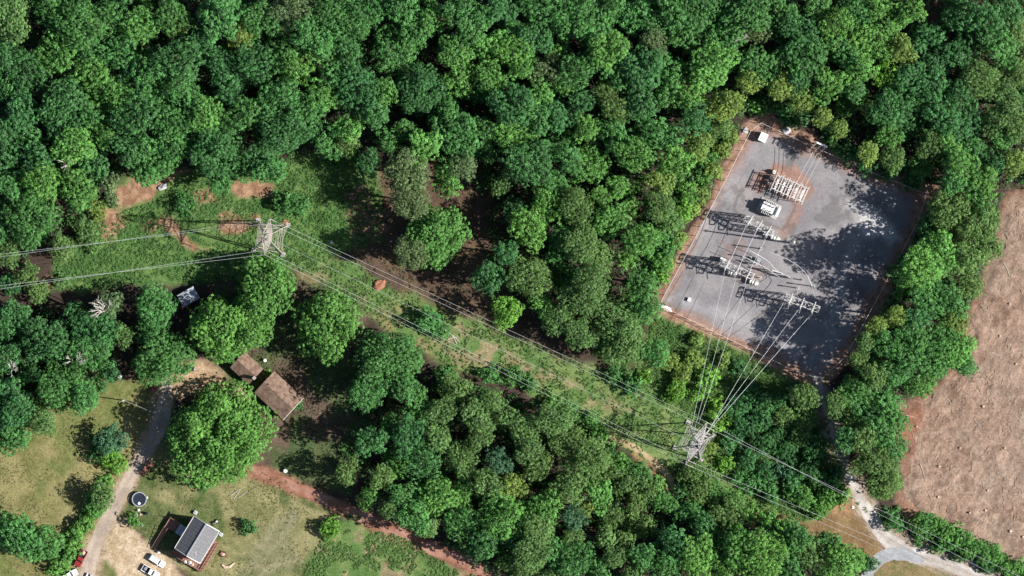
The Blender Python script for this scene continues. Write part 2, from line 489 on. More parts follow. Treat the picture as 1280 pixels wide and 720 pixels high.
def mixc(c1, c2, t):
    t = np.clip(t, 0, 1)[..., None]; return np.array(c1) * (1 - t) + np.array(c2) * t

# --- gravel pad of the substation
def pad_col(a, b, k):
    n = fbm(a, b, 41, 40, 5); n3 = fbm(a, b, 45, 7, 3)
    c = mixc((0.18, 0.172, 0.185), (0.275, 0.258, 0.262), sm(n, 0.3, 0.7) * 0.7 + n3 * 0.3)
    red = np.zeros(a.shape)
    def blob(poly, s=5, amt=1.0):
        return sm(sdist(a, b, poly) + (fbm(a, b, 51, 12, 4) - 0.5) * 22, -s, s) * amt
    red = np.maximum(red, blob([(955, 208), (985, 206), (1010, 222), (1018, 240), (1005, 252), (950, 236), (938, 222)], 4, 0.95))
    red = np.maximum(red, blob([(934, 222), (960, 222), (962, 240), (930, 238)], 4, 0.5))
    red = np.maximum(red, blob([(993, 250), (1003, 250), (1000, 270), (982, 300), (972, 298), (988, 272)], 3, 0.65))
    red = np.maximum(red, blob([(900, 300), (930, 300), (935, 320), (905, 322)], 5, 0.35))
    red = np.maximum(red, blob([(930, 335), (960, 338), (955, 352), (925, 350)], 5, 0.3))
    edge = 1 - sm(k + (n - 0.5) * 22, 1, 13)
    red = np.maximum(red, edge * 0.7)
    c = c * (1 - red[..., None]) + mixc((0.20, 0.105, 0.08), (0.36, 0.235, 0.185), n3 * 0.9) * red[..., None]
    # pale worn gravel with sunlight from a tree gap painted in; vehicle sweeps
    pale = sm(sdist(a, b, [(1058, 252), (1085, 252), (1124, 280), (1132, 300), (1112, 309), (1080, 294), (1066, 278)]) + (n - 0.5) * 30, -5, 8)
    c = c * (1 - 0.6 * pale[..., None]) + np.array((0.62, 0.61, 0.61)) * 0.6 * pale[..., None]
    for line, w, g in (([(1070, 300), (1050, 350), (1042, 410), (1030, 460)], 12, 0.28), ([(870, 300), (905, 235), (945, 185)], 8, 0.18), ([(840, 375), (930, 400), (1010, 452)], 9, 0.22)):
        d = ldist(a, b, line) + (n3 - 0.5) * 14
        t = (1 - sm(d, w * 0.3, w)) * g
        c = c * (1 - t[..., None]) + np.array((0.40, 0.40, 0.43)) * t[..., None]
    for line, off in (([(945, 180), (925, 225), (895, 270), (865, 330), (850, 372)], 3.2), ([(850, 372), (900, 392), (960, 415), (1015, 445)], 3.0), ([(1015, 445), (1035, 400), (1045, 340), (1060, 280), (1050, 225)], 3.2), ([(1050, 225), (1010, 205), (965, 190)], 3.0), ([(1045, 330), (1010, 300), (985, 290)], 2.8)):
        L_ = spline(line, 8)
        d = np.abs(ldist(a, b, [tuple(q[:2]) for q in L_]) - off) + (n3 - 0.5) * 2.4
        t = (1 - sm(d, 0.5, 2.0)) * 0.30 * sm(n, 0.35, 0.6)
        c = c * (1 - t[..., None]) + np.array((0.34, 0.32, 0.32)) * t[..., None]
    st_ = sm(fbm(a, b, 57, 18, 5), 0.60, 0.72) * 0.45
    c = c * (1 - st_[..., None]) + np.array((0.10, 0.09, 0.09)) * st_[..., None]
    # dark wheel track looping round the transformer
    d = ldist(a, b, spline([(936, 228), (922, 246), (918, 264), (930, 272), (960, 280), (978, 286), (988, 272), (994, 256)], 6)) + (n3 - 0.5) * 4
    t = (1 - sm(d, 1.0, 3.6)) * 0.55
    c = c * (1 - t[..., None]) + np.array((0.12, 0.095, 0.085)) * t[..., None]
    return c
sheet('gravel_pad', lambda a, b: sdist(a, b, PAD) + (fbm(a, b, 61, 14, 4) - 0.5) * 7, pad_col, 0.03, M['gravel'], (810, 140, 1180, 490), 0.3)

# --- cleared field
def field_relief(a, b, k):
    n = fbm(a, b, 71, 34, 5); r = 1 - np.abs(2 * fbm(a + b * 0.35, b * 0.6, 75, 12, 4) - 1)
    return (n * 0.7 + r * 0.55) * sm(k, 0, 12) * 0.6
def field_col(a, b, k):
    n = fbm(a, b, 81, 30, 5); n3 = fbm(a, b * 0.7 + a * 0.3, 85, 5, 4)
    c = mixc((0.22, 0.142, 0.104), (0.36, 0.258, 0.198), sm(n, 0.3, 0.7) * 0.5 + sm(n3, 0.25, 0.75) * 0.5)
    red = sm(sdist(a, b, [(1108, 520), (1150, 500), (1160, 540), (1130, 570), (1110, 555)]) + (n - 0.5) * 40, -8, 8) * 0.7
    c = c * (1 - red[..., None]) + np.array((0.25, 0.10, 0.06)) * red[..., None]
    dk = sm(fbm(a, b, 97, 11, 5), 0.54, 0.68) * 0.5
    c = c * (1 - dk[..., None]) + np.array((0.115, 0.072, 0.052)) * dk[..., None]
    for k_ in range(7):      # arcs left by the machines
        d_ = np.abs(np.hypot(a - 1420, b - 520) - (150 + 38 * k_)) + (n3 - 0.5) * 10
        t_ = (1 - sm(np.abs(d_ - 4), 0.5, 2.5)) * 0.3 * sm(n, 0.4, 0.6)
        c = c * (1 - t_[..., None]) + np.array((0.14, 0.09, 0.065)) * t_[..., None]
    gr = sm(fbm(a, b, 95, 50, 3), 0.56, 0.68) * 0.4
    return c * (1 - gr[..., None]) + np.array((0.235, 0.18, 0.14)) * gr[..., None]
sheet('bare_field', lambda a, b: sdist(a, b, FIELD) + (fbm(a, b, 91, 20, 4) - 0.5) * 16, field_col, 0.03, M['field'], (1095, 215, 1335, 730), 0.3, field_relief)

# --- lanes and roads
def ribbon(name, line, widths, z, colf, seed):
    L = spline(line, 3.0)
    xy = [p[:2] for p in L]
    x0 = min(p[0] for p in xy) - 30; x1 = max(p[0] for p in xy) + 30; y0 = min(p[1] for p in xy) - 30; y1 = max(p[1] for p in xy) + 30
    Lc = xy[::3] + [xy[-1]]
    wl = np.array([p[2] for p in L])[::3].tolist() + [L[-1][2]]
    def msk(a, b):
        best = np.full(a.shape, -1e9)
        for i in range(len(Lc) - 1):
            ax, ay = Lc[i]; bx, by = Lc[i + 1]
            dx, dy = bx - ax, by - ay; LL = dx * dx + dy * dy + 1e-9
            t = np.clip(((a - ax) * dx + (b - ay) * dy) / LL, 0, 1)
            d = np.sqrt((a - ax - t * dx) ** 2 + (b - ay - t * dy) ** 2)
            best = np.maximum(best, (wl[i] * (1 - t) + wl[i + 1] * t) / 2 - d)
        return best + (fbm(a, b, seed, 10, 4) - 0.5) * 3.4
    return sheet(name, msk, colf, z, M['road'], (x0, y0, x1, y1), 0.25)
def rc(c1, c2, ec, seed):
    def f(a, b, k):
        n = fbm(a, b, seed, 14, 5)
        c = mixc(c1, c2, sm(n, 0.3, 0.7))
        e = 1 - sm(k + (n - 0.5) * 5, 0, 4.5)
        g_ = sm(k + (n - 0.5) * 4, 6.5, 9.0) * 0.3; c = c * (1 - g_[..., None]) + np.array(ec) * 0.75 * g_[..., None]
        return c * (1 - e[..., None] * 0.7) + np.array(ec) * e[..., None] * 0.7
    return f
ribbon('driveway', [(208, 478, 14), (206, 505, 20), (196, 540, 22), (178, 572, 19), (160, 602, 18), (146, 628, 19), (132, 655, 20), (118, 685, 18), (106, 735, 22)], None, 0.02, rc((0.31, 0.25, 0.21), (0.42, 0.345, 0.285), (0.34, 0.26, 0.175), 101), 103)
ribbon('clay_lane', [(312, 586, 13), (345, 598, 15), (400, 622, 16), (470, 654, 17), (530, 682, 17), (590, 706, 18), (660, 738, 18)], None, 0.02, rc((0.25, 0.115, 0.078), (0.35, 0.20, 0.15), (0.19, 0.085, 0.055), 111), 113)
ribbon('gravel_road', [(1020, 470, 14), (1030, 505, 9), (1040, 545, 9), (1050, 578, 10), (1064, 600, 12), (1076, 625, 16), (1088, 645, 18), (1104, 668, 22), (1128, 688, 24), (1165, 700, 20), (1210, 716, 18), (1250, 735, 18)], None, 0.02, rc((0.38, 0.34, 0.31), (0.52, 0.48, 0.45), (0.30, 0.22, 0.16), 121), 123)
ribbon('dirt_track', [(768, 550, 12), (782, 554, 11), (800, 564, 10), (820, 579, 10), (835, 595, 10), (842, 612, 9)], None, 0.02, rc((0.32, 0.235, 0.13), (0.42, 0.32, 0.19), (0.17, 0.165, 0.07), 141), 143)
ribbon('paved_road', [(1080, 735, 17), (1086, 715, 17), (1096, 701, 17), (1112, 693, 18), (1132, 693, 18), (1150, 699, 12)], None, 0.034, rc((0.27, 0.28, 0.30), (0.33, 0.335, 0.35), (0.30, 0.28, 0.27), 131), 133)

# ------------------------------------------------------------------ foliage
def norm(a):
    return a / (np.linalg.norm(a, axis=-1, keepdims=True) + 1e-9)
def leaf_quads(C, N, S, T, rng, asp=0.75):
    """quads at C facing N, size S, tint T"""
    r = rng.normal(size=C.shape)
    t = norm(np.cross(N, r)); b = np.cross(N, t)
    h = (S * 0.5)[:, None]
    V = np.stack([C - t * h, C - b * h * asp, C + t * h, C + b * h * asp], 1).reshape(-1, 3)
    Q = np.arange(len(V)).reshape(-1, 4)
    return V, Q, np.repeat(T, 4)
def crown_mesh(name, R, seed, style='broad', flat=0.8):
    rng = np.random.default_rng(seed)
    nl = max(4, int((R / 1.75) ** 2 * 0.95) + 2)
    irr = rng.uniform(0.68, 1.16, 7)
    nb = 1 if R < 1.8 else int(rng.integers(2, 4)) if R < 4.5 else int(rng.integers(3, 6))
    if R > 12: nb = 9
    bough = []
    for k in range(nb):
        an = 2 * math.pi * (k + rng.uniform(-0.3, 0.3)) / nb
        br = R * (0.0 if nb == 1 else rng.uniform(0.30, 0.52))
        if R > 12: br = R * rng.uniform(0.25, 0.68)
        bough.append((br * math.cos(an), br * math.sin(an), R * (0.95 if nb == 1 else rng.uniform(0.30, 0.42) if R > 12 else rng.uniform(0.5, 0.72)), rng.uniform(0.75, 1.15)))
    def dome(x, y):
        return max(flat * R * h * math.sqrt(max(0.0, 1 - ((x - a) ** 2 + (y - b) ** 2) / (q * q))) for a, b, q, h in bough)
    lob = []
    for i in range(nl):
        rad = R * 0.78 * math.sqrt((i + 0.5) / nl)
        an = i * 2.39996 + rng.normal() * 0.32
        q = (an / (2 * math.pi) * 7) % 7
        k = irr[int(q)] * (1 - q % 1) + irr[(int(q) + 1) % 7] * (q % 1)
        rad *= k
        lr = R / math.sqrt(nl) * rng.uniform(0.62, 1.12)
        zc = dome(rad * math.cos(an), rad * math.sin(an)) * 0.95 + rng.normal() * 0.09 * R + rng.normal() * 0.3
        lob.append((rad * math.cos(an), rad * math.sin(an), zc, lr))
    ntop = len(lob)
    nlow = max(5, int(2.6 * R))
    for i in range(nlow):      # the crown's flanks and underside
        an = i * 2.39996 + rng.normal() * 0.3
        f = rng.uniform(0, 1)
        rad = R * (0.74 - 0.34 * f) * rng.uniform(0.85, 1.08)
        lob.append((rad * math.cos(an), rad * math.sin(an), R * (0.12 - 0.75 * f), R * rng.uniform(0.26, 0.36)))
    lob = np.array(lob)
    fine = style == 'fine'
    cr = (0.48 if fine else 0.64) * rng.uniform(0.8, 1.2)
    nleaf = 18 if fine else 25
    C, N = [], []
    for i, (x, y, z, r) in enumerate(lob):
        n = int(2 * math.pi * r * r * (1.35 if i < ntop else 0.8) / (cr * cr * 2.0)) + 4
        cand = norm(rng.normal(size=(n * 6, 3)))
        cand = cand[cand[:, 2] > -0.3]
        keep = []
        for c in cand:
            if len(keep) >= n: break
            if keep and np.min(np.linalg.norm(np.array(keep) - c, axis=1)) * r < cr * 1.32: continue
            keep.append(c)
        k = np.array(keep); p = k * r * rng.uniform(0.72, 1.28, (len(k), 1)) + (x, y, z)
        ok = np.ones(len(k), bool)
        for j, (a, b, c, q) in enumerate(lob):
            if j != i: ok &= np.linalg.norm(p - (a, b, c), axis=1) > q * 0.82
        C.append(p[ok]); N.append(k[ok])
    C = np.concatenate(C); N = np.concatenate(N)
    crs = cr * rng.uniform(0.75, 1.3, len(C))
    ct = rng.uniform(0.66, 1.34, len(C))
    up = np.array((0, 0, 1.0))
    d = norm(np.repeat(N * 0.55 + up * 0.45, nleaf, 0) + rng.normal(size=(len(C) * nleaf, 3)) * (0.7 if fine else 0.48))
    P = np.repeat(C, nleaf, 0) + d * np.repeat(crs, nleaf)[:, None] * rng.uniform(0.72, 1.08, (len(d), 1)) * (1, 1, 0.9)
    NN = norm(d + rng.normal(size=d.shape) * 0.4 + up * 0.25)
    S = rng.uniform(0.26, 0.46, len(d)) * (0.85 if fine else 1.0)
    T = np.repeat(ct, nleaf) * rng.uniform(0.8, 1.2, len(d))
    v1, q1, t1 = leaf_quads(P, NN, S, T, rng)
    # leaves deeper inside
    k = []
    for x, y, z, r in lob:
        n = int(12 + r * r * 7)
        u = norm(rng.normal(size=(n, 3)))
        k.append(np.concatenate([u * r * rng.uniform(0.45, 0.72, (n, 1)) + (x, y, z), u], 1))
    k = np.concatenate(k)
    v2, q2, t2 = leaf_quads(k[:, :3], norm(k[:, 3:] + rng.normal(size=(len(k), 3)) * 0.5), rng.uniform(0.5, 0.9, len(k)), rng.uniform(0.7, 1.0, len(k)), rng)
    Vv = np.concatenate([v1, v2]); Qq = np.concatenate([q1, q2 + len(v1)])
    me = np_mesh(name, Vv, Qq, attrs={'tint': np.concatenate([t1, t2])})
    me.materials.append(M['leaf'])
    return me, float(np.percentile(P[:, 2], 99)), lob[:ntop]
def trunk_mesh(name, lob, R, seed):
    """unit: trunk foot at z=-1 (scaled by the builder), limbs reach into the crown"""
    rng = random.Random(seed); mb = MB()
    r0 = 0.055 * R + 0.06
    mb.path([(0, 0, -1.0), (0.05 * R, 0.02 * R, -0.5), (0, 0.04 * R, 0.0)], [r0 * 1.35, r0, r0 * 0.8], 7)
    me = mb.mesh(name); me.materials.append(M['bark'])
    mb = MB()
    for (x, y, z, r) in lob[:: max(1, len(lob) // 7)]:
        mb.path([(0, 0.04 * R, -0.05 * R), (x * 0.45, y * 0.45, z * 0.3), (x * 0.85, y * 0.85, z * 0.62)], [r0 * 0.7, r0 * 0.45, r0 * 0.12], 5)
    lm = mb.mesh('limbs'); lm.materials.append(M['bark'])
    return me, lm

CLASSES = {}   # (style, class) -> list of (crown mesh, top, R0, trunk mesh)
for style in ('broad', 'fine'):
    for cl, R0, n in (('s', 2.0, 3), ('m', 3.6, 8), ('l', 5.6, 8), ('x', 8.0, 4), ('h', 13.5, 1)):
        if style == 'fine' and cl in 'h': continue
        CLASSES[style, cl] = []
        for i in range(n):
            sd = hash_seed = 1000 + len(CLASSES) * 37 + i * 11
            me, top, lob = crown_mesh('crown', R0, sd, style, 0.8 if cl != 'h' else 0.6)
            CLASSES[style, cl].append((me, top, R0, trunk_mesh('trunk', lob, R0, sd)))
TINT = {  # albedo of the foliage
    'g': (0.080, 0.222, 0.058), 'd': (0.060, 0.178, 0.054), 'b': (0.116, 0.280, 0.060),
    'o': (0.122, 0.228, 0.066), 'y': (0.185, 0.285, 0.066), 'v': (0.145, 0.330, 0.048), 'u': (0.066, 0.165, 0.082), 'p': (0.132, 0.205, 0.082)}
TNAME = {'g': 'mid green', 'd': 'dark green', 'b': 'bright green', 'o': 'olive', 'y': 'yellow-green', 'v': 'lime green', 'u': 'blue-green', 'p': 'greyish'}
TREES = []
OPEN = [([(1022, 476), (1036, 530), (1052, 580), (1064, 600)], 3), ([(312, 586), (400, 622), (470, 654), (530, 682), (590, 706), (660, 738)], 10), ([(1062, 598), (1076, 625), (1104, 668), (1128, 688), (1165, 700), (1250, 735)], 9), ([(768, 550), (795, 560), (828, 585), (842, 612)], 6)]
def add_tree(px, py, r, t, kind='forest', top=None, rng=random.Random(5)):
    for line, w in OPEN:
        for (ax_, ay_), (bx_, by_) in zip(line[:-1], line[1:]):
            dx, dy = bx_ - ax_, by_ - ay_; q = min(1, max(0, ((px - ax_) * dx + (py - ay_) * dy) / (dx * dx + dy * dy)))
            ex, ey = px - ax_ - q * dx, py - ay_ - q * dy; d_ = math.hypot(ex, ey) + 1e-6; need = r * 0.92 + w
            if d_ < need and r < 40: px += ex / d_ * (need - d_); py += ey / d_ * (need - d_)
    R = max(0.9, r * PX)
    style = 'fine' if t in 'oyp' else 'broad'
    cl = 's' if R < 2.7 else 'm' if R < 4.5 else 'l' if R < 6.7 else 'x' if R < 10.5 else 'h'
    if style == 'fine' and cl == 'h': style = 'broad'
    me, mtop, R0, tme = rng.choice(CLASSES[style, cl])
    s = R / R0 * 1.06
    if top is None:
        if kind == 'forest': top = 13.5 + R * 0.95 + rng.uniform(-2.6, 2.6) + (0 if not (px > 1020 and 170 < py < 490 and px < 1215) else 8.5 if py > 300 and px < 1160 else 4.0 if py > 205 else 2.0)
        elif kind == 'lone': top = 7.5 + R * 1.15 + rng.uniform(-0.8, 0.8)
        else: top = R * 1.35
    if kind == 'forest':
        if 1140 < px < 1205 and 268 < py < 318: top = min(top, 11.5)
        if 760 < px < 960 and 560 < py < 665: top = min(top, 5.5 + 0.5 * R)
        if 825 < px < 930 and 130 < py < 400 and px > 930 - (py - 150) * 0.55 - 30: top = min(top, 6.5 + 0.4 * R)
    low = kind == 'shrub'
    zs = s * rng.uniform(0.9, 1.15)
    crown_z = max(0.35 * R if low else 1.2, top - mtop * zs)
    loc = W(px, py, min(top, 30) * 0.85); loc.z = 0
    name = 'shrub' if low else 'broadleaf_tree' if style == 'broad' else 'feathery_tree'
    o = thing(name, None, 'shrub' if low else 'tree', loc, 0)
    c = link('foliage' if low else 'crown', me, None, o)
    c.location = (0, 0, crown_z); ax = rng.uniform(0.86, 1.2); c.scale = (s * ax, s / ax ** 0.6, zs); c.rotation_euler = (0, 0, rng.uniform(0, 6.28))
    v = rng.uniform(0.88, 1.14); h = rng.uniform(-0.05, 0.05)
    b = TINT[t]
    c.color = (b[0] * v * (1 + h), b[1] * v, b[2] * v * (1 - h), 1)
    k = link('stem' if low else 'trunk', tme[0], None, o)
    k.location = (0, 0, crown_z); k.scale = (s * (0.6 if low else 1), s * (0.6 if low else 1), crown_z); k.rotation_euler = c.rotation_euler
    if not low:
        b_ = link('limbs', tme[1], None, o)
        b_.location = c.location; b_.scale = c.scale; b_.rotation_euler = c.rotation_euler
    TREES.append(dict(o=o, px=px, py=py, r=r, t=t, kind=kind))
    return o

# crowns digitised from 3x enlargements of nine tiles of the photograph: x, y, radius, tint
TILES = [
 ((0, 0), "40,60,80,o 175,20,60,g 290,90,105,g 215,200,88,b 90,260,80,d 15,310,50,g 520,100,75,b 390,80,80,g 440,190,80,g 640,60,70,g 690,100,50,o 820,50,90,g 970,70,75,g 900,145,55,y 1100,45,80,p 1180,130,90,g 1250,60,70,g 345,270,75,b 560,235,60,g 680,220,85,d 410,360,85,b 660,310,80,g 820,220,65,d 960,230,80,d 1050,200,60,g 1115,250,60,b 1230,210,60,g 80,420,70,d 220,370,80,d 230,460,80,d 510,430,90,d 640,460,70,g 770,430,72,b 1040,370,80,g 910,430,70,g 1060,480,100,d 1160,400,70,g 1220,350,60,b 1250,280,50,g 100,530,60,g 265,540,75,b 380,500,50,b 130,600,60,d 560,600,90,g 640,540,70,g 480,560,60,d 800,570,100,d 875,620,60,g 820,665,50,g 1010,630,58,g 960,590,50,d 160,680,70,b 280,690,80,b 40,690,50,g 20,600,60,d 350,620,60,d 405,690,36,p 1235,530,60,g 1180,490,45,d 10,200,45,d 30,500,50,d 320,180,50,d 760,130,50,d 500,280,50,d 330,430,45,g 720,390,45,g 860,330,60,d 560,340,50,g"),
 ((427, 0), "90,40,75,g 230,30,60,g 200,180,90,g 40,110,50,g 30,200,60,d 275,120,60,g 340,70,60,b 440,20,60,g 470,130,60,g 60,340,90,d 160,340,50,b 290,340,95,d 430,200,65,b 440,300,60,b 560,170,60,b 640,190,65,b 560,300,65,b 680,250,50,b 530,60,40,g 640,105,40,g 720,140,70,d 760,40,80,g 860,80,70,g 950,80,80,g 850,20,50,g 1090,60,60,g 1180,90,60,g 1235,40,60,g 1170,155,50,p 1000,190,75,b 1030,270,60,g 1130,250,80,d 1210,250,60,g 1270,130,50,g 880,260,70,g 770,260,60,p 640,390,85,d 740,350,50,b 830,320,40,b 740,440,60,g 820,430,60,d 990,360,50,o 1030,415,48,o 1120,390,60,d 1230,350,50,g 30,470,50,b 130,430,50,d 20,540,50,o 160,520,35,g 390,460,80,g 450,510,80,g 310,550,60,b 530,480,50,g 640,510,70,b 540,570,40,g 700,610,85,d 920,480,50,b 1020,510,60,g 930,620,75,b 860,600,50,g 1100,580,70,b 1150,490,60,g 1230,520,60,g 1250,620,60,b 1200,680,50,y 240,650,85,p 385,670,60,b 450,620,50,p 800,690,50,g 760,560,40,g 100,600,45,d 600,30,50,d 380,390,45,g 900,380,45,d 1000,20,50,g"),
 ((853, 0), "40,40,70,g 120,30,60,g 240,50,80,g 370,60,80,g 60,150,60,g 100,240,90,b 160,140,60,g 290,120,50,p 430,120,80,d 460,220,90,g 580,100,70,b 600,190,60,g 680,150,70,b 640,50,70,g 760,60,80,b 740,160,60,b 860,40,50,b 830,190,55,y 910,140,60,d 770,275,50,v 960,230,60,d 850,300,70,d 940,320,60,d 660,260,60,b 550,320,60,b 640,330,50,g 270,250,80,g 350,240,60,g 30,350,60,b 60,440,60,d 250,305,50,y 370,330,48,y 450,380,55,y 530,440,38,y 590,480,38,y 690,400,36,y 780,410,75,d 850,470,48,d 780,505,48,b 695,570,42,y 790,590,50,o 1050,60,60,d 1140,80,80,d 1220,60,60,d 1060,200,60,d 1140,155,40,o 1210,190,60,g 1130,300,70,o 1200,330,60,o 1230,385,55,o 1040,380,70,d 970,450,60,d 930,540,55,o 1000,550,40,b 1090,560,50,g 1030,490,50,d 1160,600,60,d 1050,630,65,b 1120,690,60,b 1010,690,46,g 1180,460,55,o 1250,490,50,o 1245,610,50,y 140,400,55,y 190,380,45,y 60,540,50,y 1270,280,50,o 1200,520,50,g 1100,460,50,d 880,390,50,d 1250,120,50,o 510,20,50,g 440,310,40,d"),
 ((0, 240), "100,90,110,g 20,230,48,o 290,20,50,g 230,210,50,o 40,480,70,d 170,560,90,d 350,520,80,d 330,600,75,g 410,420,48,p 460,540,45,o 240,690,75,g 580,430,75,g 570,520,60,g 600,630,100,g 820,510,115,b 990,360,120,b 930,490,95,b 848,598,46,b 1230,500,122,b 20,620,50,d"),
 ((427, 240), "350,170,110,b 260,225,62,p 700,130,75,b 770,40,60,b 550,320,60,d 620,450,55,v 700,320,85,o 880,50,70,o 1000,110,70,b 830,190,60,g 890,190,70,o 960,240,60,o 1090,50,32,b 1190,40,65,o 1130,180,65,b 1200,200,55,g 940,330,70,o 900,400,75,o 800,480,58,o 760,430,45,b 900,530,65,o 1030,470,85,o 1060,570,80,o 1150,420,55,g 1180,600,48,g 1225,100,55,o 1205,260,40,b 180,620,105,g 620,230,45,d 1130,340,50,g 260,30,70,p"),
 ((853, 240), "1010,60,80,o 1100,30,60,g 1120,120,70,o 980,170,70,o 890,290,80,b 960,240,85,b 1060,250,60,o 1080,350,55,o 930,400,70,g 1000,420,60,g 1020,490,55,y 735,500,38,y 800,470,40,y 690,560,38,o 780,570,60,g 850,560,70,g 930,620,80,g 1030,600,65,b 1060,650,45,g 660,630,38,o 720,690,45,o 800,680,60,g 870,480,50,d 1150,210,50,o 980,540,50,g 940,120,55,d"),
 ((0, 480), "200,20,66,g 310,40,62,g 150,140,55,o 60,110,65,d 50,210,55,g 10,30,60,d 60,570,85,g 160,600,68,g"),
 ((427, 480), "100,20,70,g 220,10,55,g 280,90,60,g 110,210,55,d 250,200,68,d 360,200,55,o 370,100,50,o 420,20,58,o 500,110,60,o 590,120,60,o 520,200,50,o 300,285,75,d 450,290,68,o 590,290,48,u 690,170,68,o 800,130,75,o 840,210,68,o 700,250,50,o 930,270,75,o 740,310,60,o 850,390,60,o 640,390,58,y 540,370,58,o 20,330,48,o 150,350,45,o 90,430,38,b 230,420,50,g 350,420,75,b 270,510,58,g 175,475,38,o 450,520,66,g 440,420,50,b 600,500,85,b 770,460,58,b 740,550,65,o 870,500,45,u 920,470,32,y 870,570,38,o 970,420,50,b 1020,500,48,o 1120,540,56,o 1060,590,36,o 990,580,36,o 1105,440,45,o 1155,400,48,o 1060,370,55,o 520,620,56,d 710,640,75,o 880,660,70,g 800,640,50,g 1030,650,42,o 1130,650,50,g 1230,600,60,d 1220,690,60,g 960,700,45,g 640,590,40,d 190,150,40,g 940,370,40,o 680,490,45,b 330,540,35,o 560,60,40,o 1000,330,40,o"),
 ((853, 480), "60,370,75,o 180,490,75,o 60,650,80,b 300,640,100,b 200,600,60,b 480,650,60,o 600,670,75,b 430,580,55,g 90,560,58,d 160,700,50,b 470,40,55,o 600,80,58,o 650,30,55,g 680,210,55,o 740,180,55,g 740,300,70,o 800,240,46,g 760,380,62,o 690,100,58,d 760,70,55,g 900,10,45,b 800,140,45,g 640,150,45,o 400,690,55,g 540,600,50,g 30,480,50,g 560,70,42,o 585,215,45,d 640,330,38,o"),
]
for (ox, oy), txt in TILES:
    for w in txt.split():
        x, y, r, t = w.split(',')
        px, py, r = ox + float(x) / 3, oy + float(y) / 3, float(r) / 3
        lone = (oy == 240 and ox == 0) or (ox == 0 and oy == 480)
        add_tree(px, py, r, t, 'lone' if lone else 'forest')
add_tree(274, 544, 60.5, 'b', 'lone', 18.5)
add_tree(127, 622, 17, 'o', 'lone', 9.5)
# crowns that fill the canopy between those, and just past the frame
FOREST_N = [(-45, -45), (1325, -45), (1325, 235), (1262, 235), (1165, 228), (1100, 205), (1020, 160), (945, 132), (900, 180), (850, 285), (805, 372), (790, 445), (720, 430), (650, 380), (610, 345), (610, 240), (560, 205), (470, 188), (400, 180), (330, 205), (240, 190), (180, 212), (120, 235), (95, 285), (40, 318), (-45, 345)]
WOOD_S = [(450, 440), (540, 470), (640, 490), (720, 530), (800, 590), (860, 625), (950, 668), (1075, 722), (1075, 762), (660, 762), (530, 655), (430, 612), (425, 575)]
WOOD_W = [(-45, 395), (130, 375), (150, 470), (120, 495), (60, 525), (-45, 570)]
BAND_E = [(1165, 240), (1252, 240), (1240, 320), (1205, 420), (1180, 470), (1110, 510), (1125, 560), (1128, 612), (1095, 620), (1060, 560), (1050, 500), (1075, 430), (1100, 360), (1145, 290)]
GAPS = [(1165, 25, 22), (860, 340, 20), (780, 340, 14), (560, 300, 40), (40, 165, 10), (720, 140, 12), (480, 195, 14), (320, 55, 14)]
rf = random.Random(77)
def near_gap(x, y):
    return any((x - a) ** 2 + (y - b) ** 2 < c * c for a, b, c in GAPS)
for poly, tints, n in ((FOREST_N, 'gggddbo', 2600), (WOOD_S, 'googb', 900), (WOOD_W, 'gdd', 300), (BAND_E, 'oogb', 400)):
    xs_ = [p[0] for p in poly]; ys_ = [p[1] for p in poly]
    for _ in range(n):
        x = rf.uniform(min(xs_), max(xs_)); y = rf.uniform(min(ys_), max(ys_))
        r = rf.uniform(11, 19)
        if sdist(np.array([x]), np.array([y]), poly)[0] < r * 0.75 or near_gap(x, y): continue
        if not (-r * 0.7 < x < 1280 + r * 0.7 and -r * 0.7 < y < 720 + r * 0.7): continue
        if all((x - t['px']) ** 2 + (y - t['py']) ** 2 > ((t['r'] + r) * 0.80) ** 2 for t in TREES if t['kind'] != 'shrub'):
            add_tree(x, y, r, rf.choice(tints), 'forest', 9 + rf.uniform(0, 4.5))
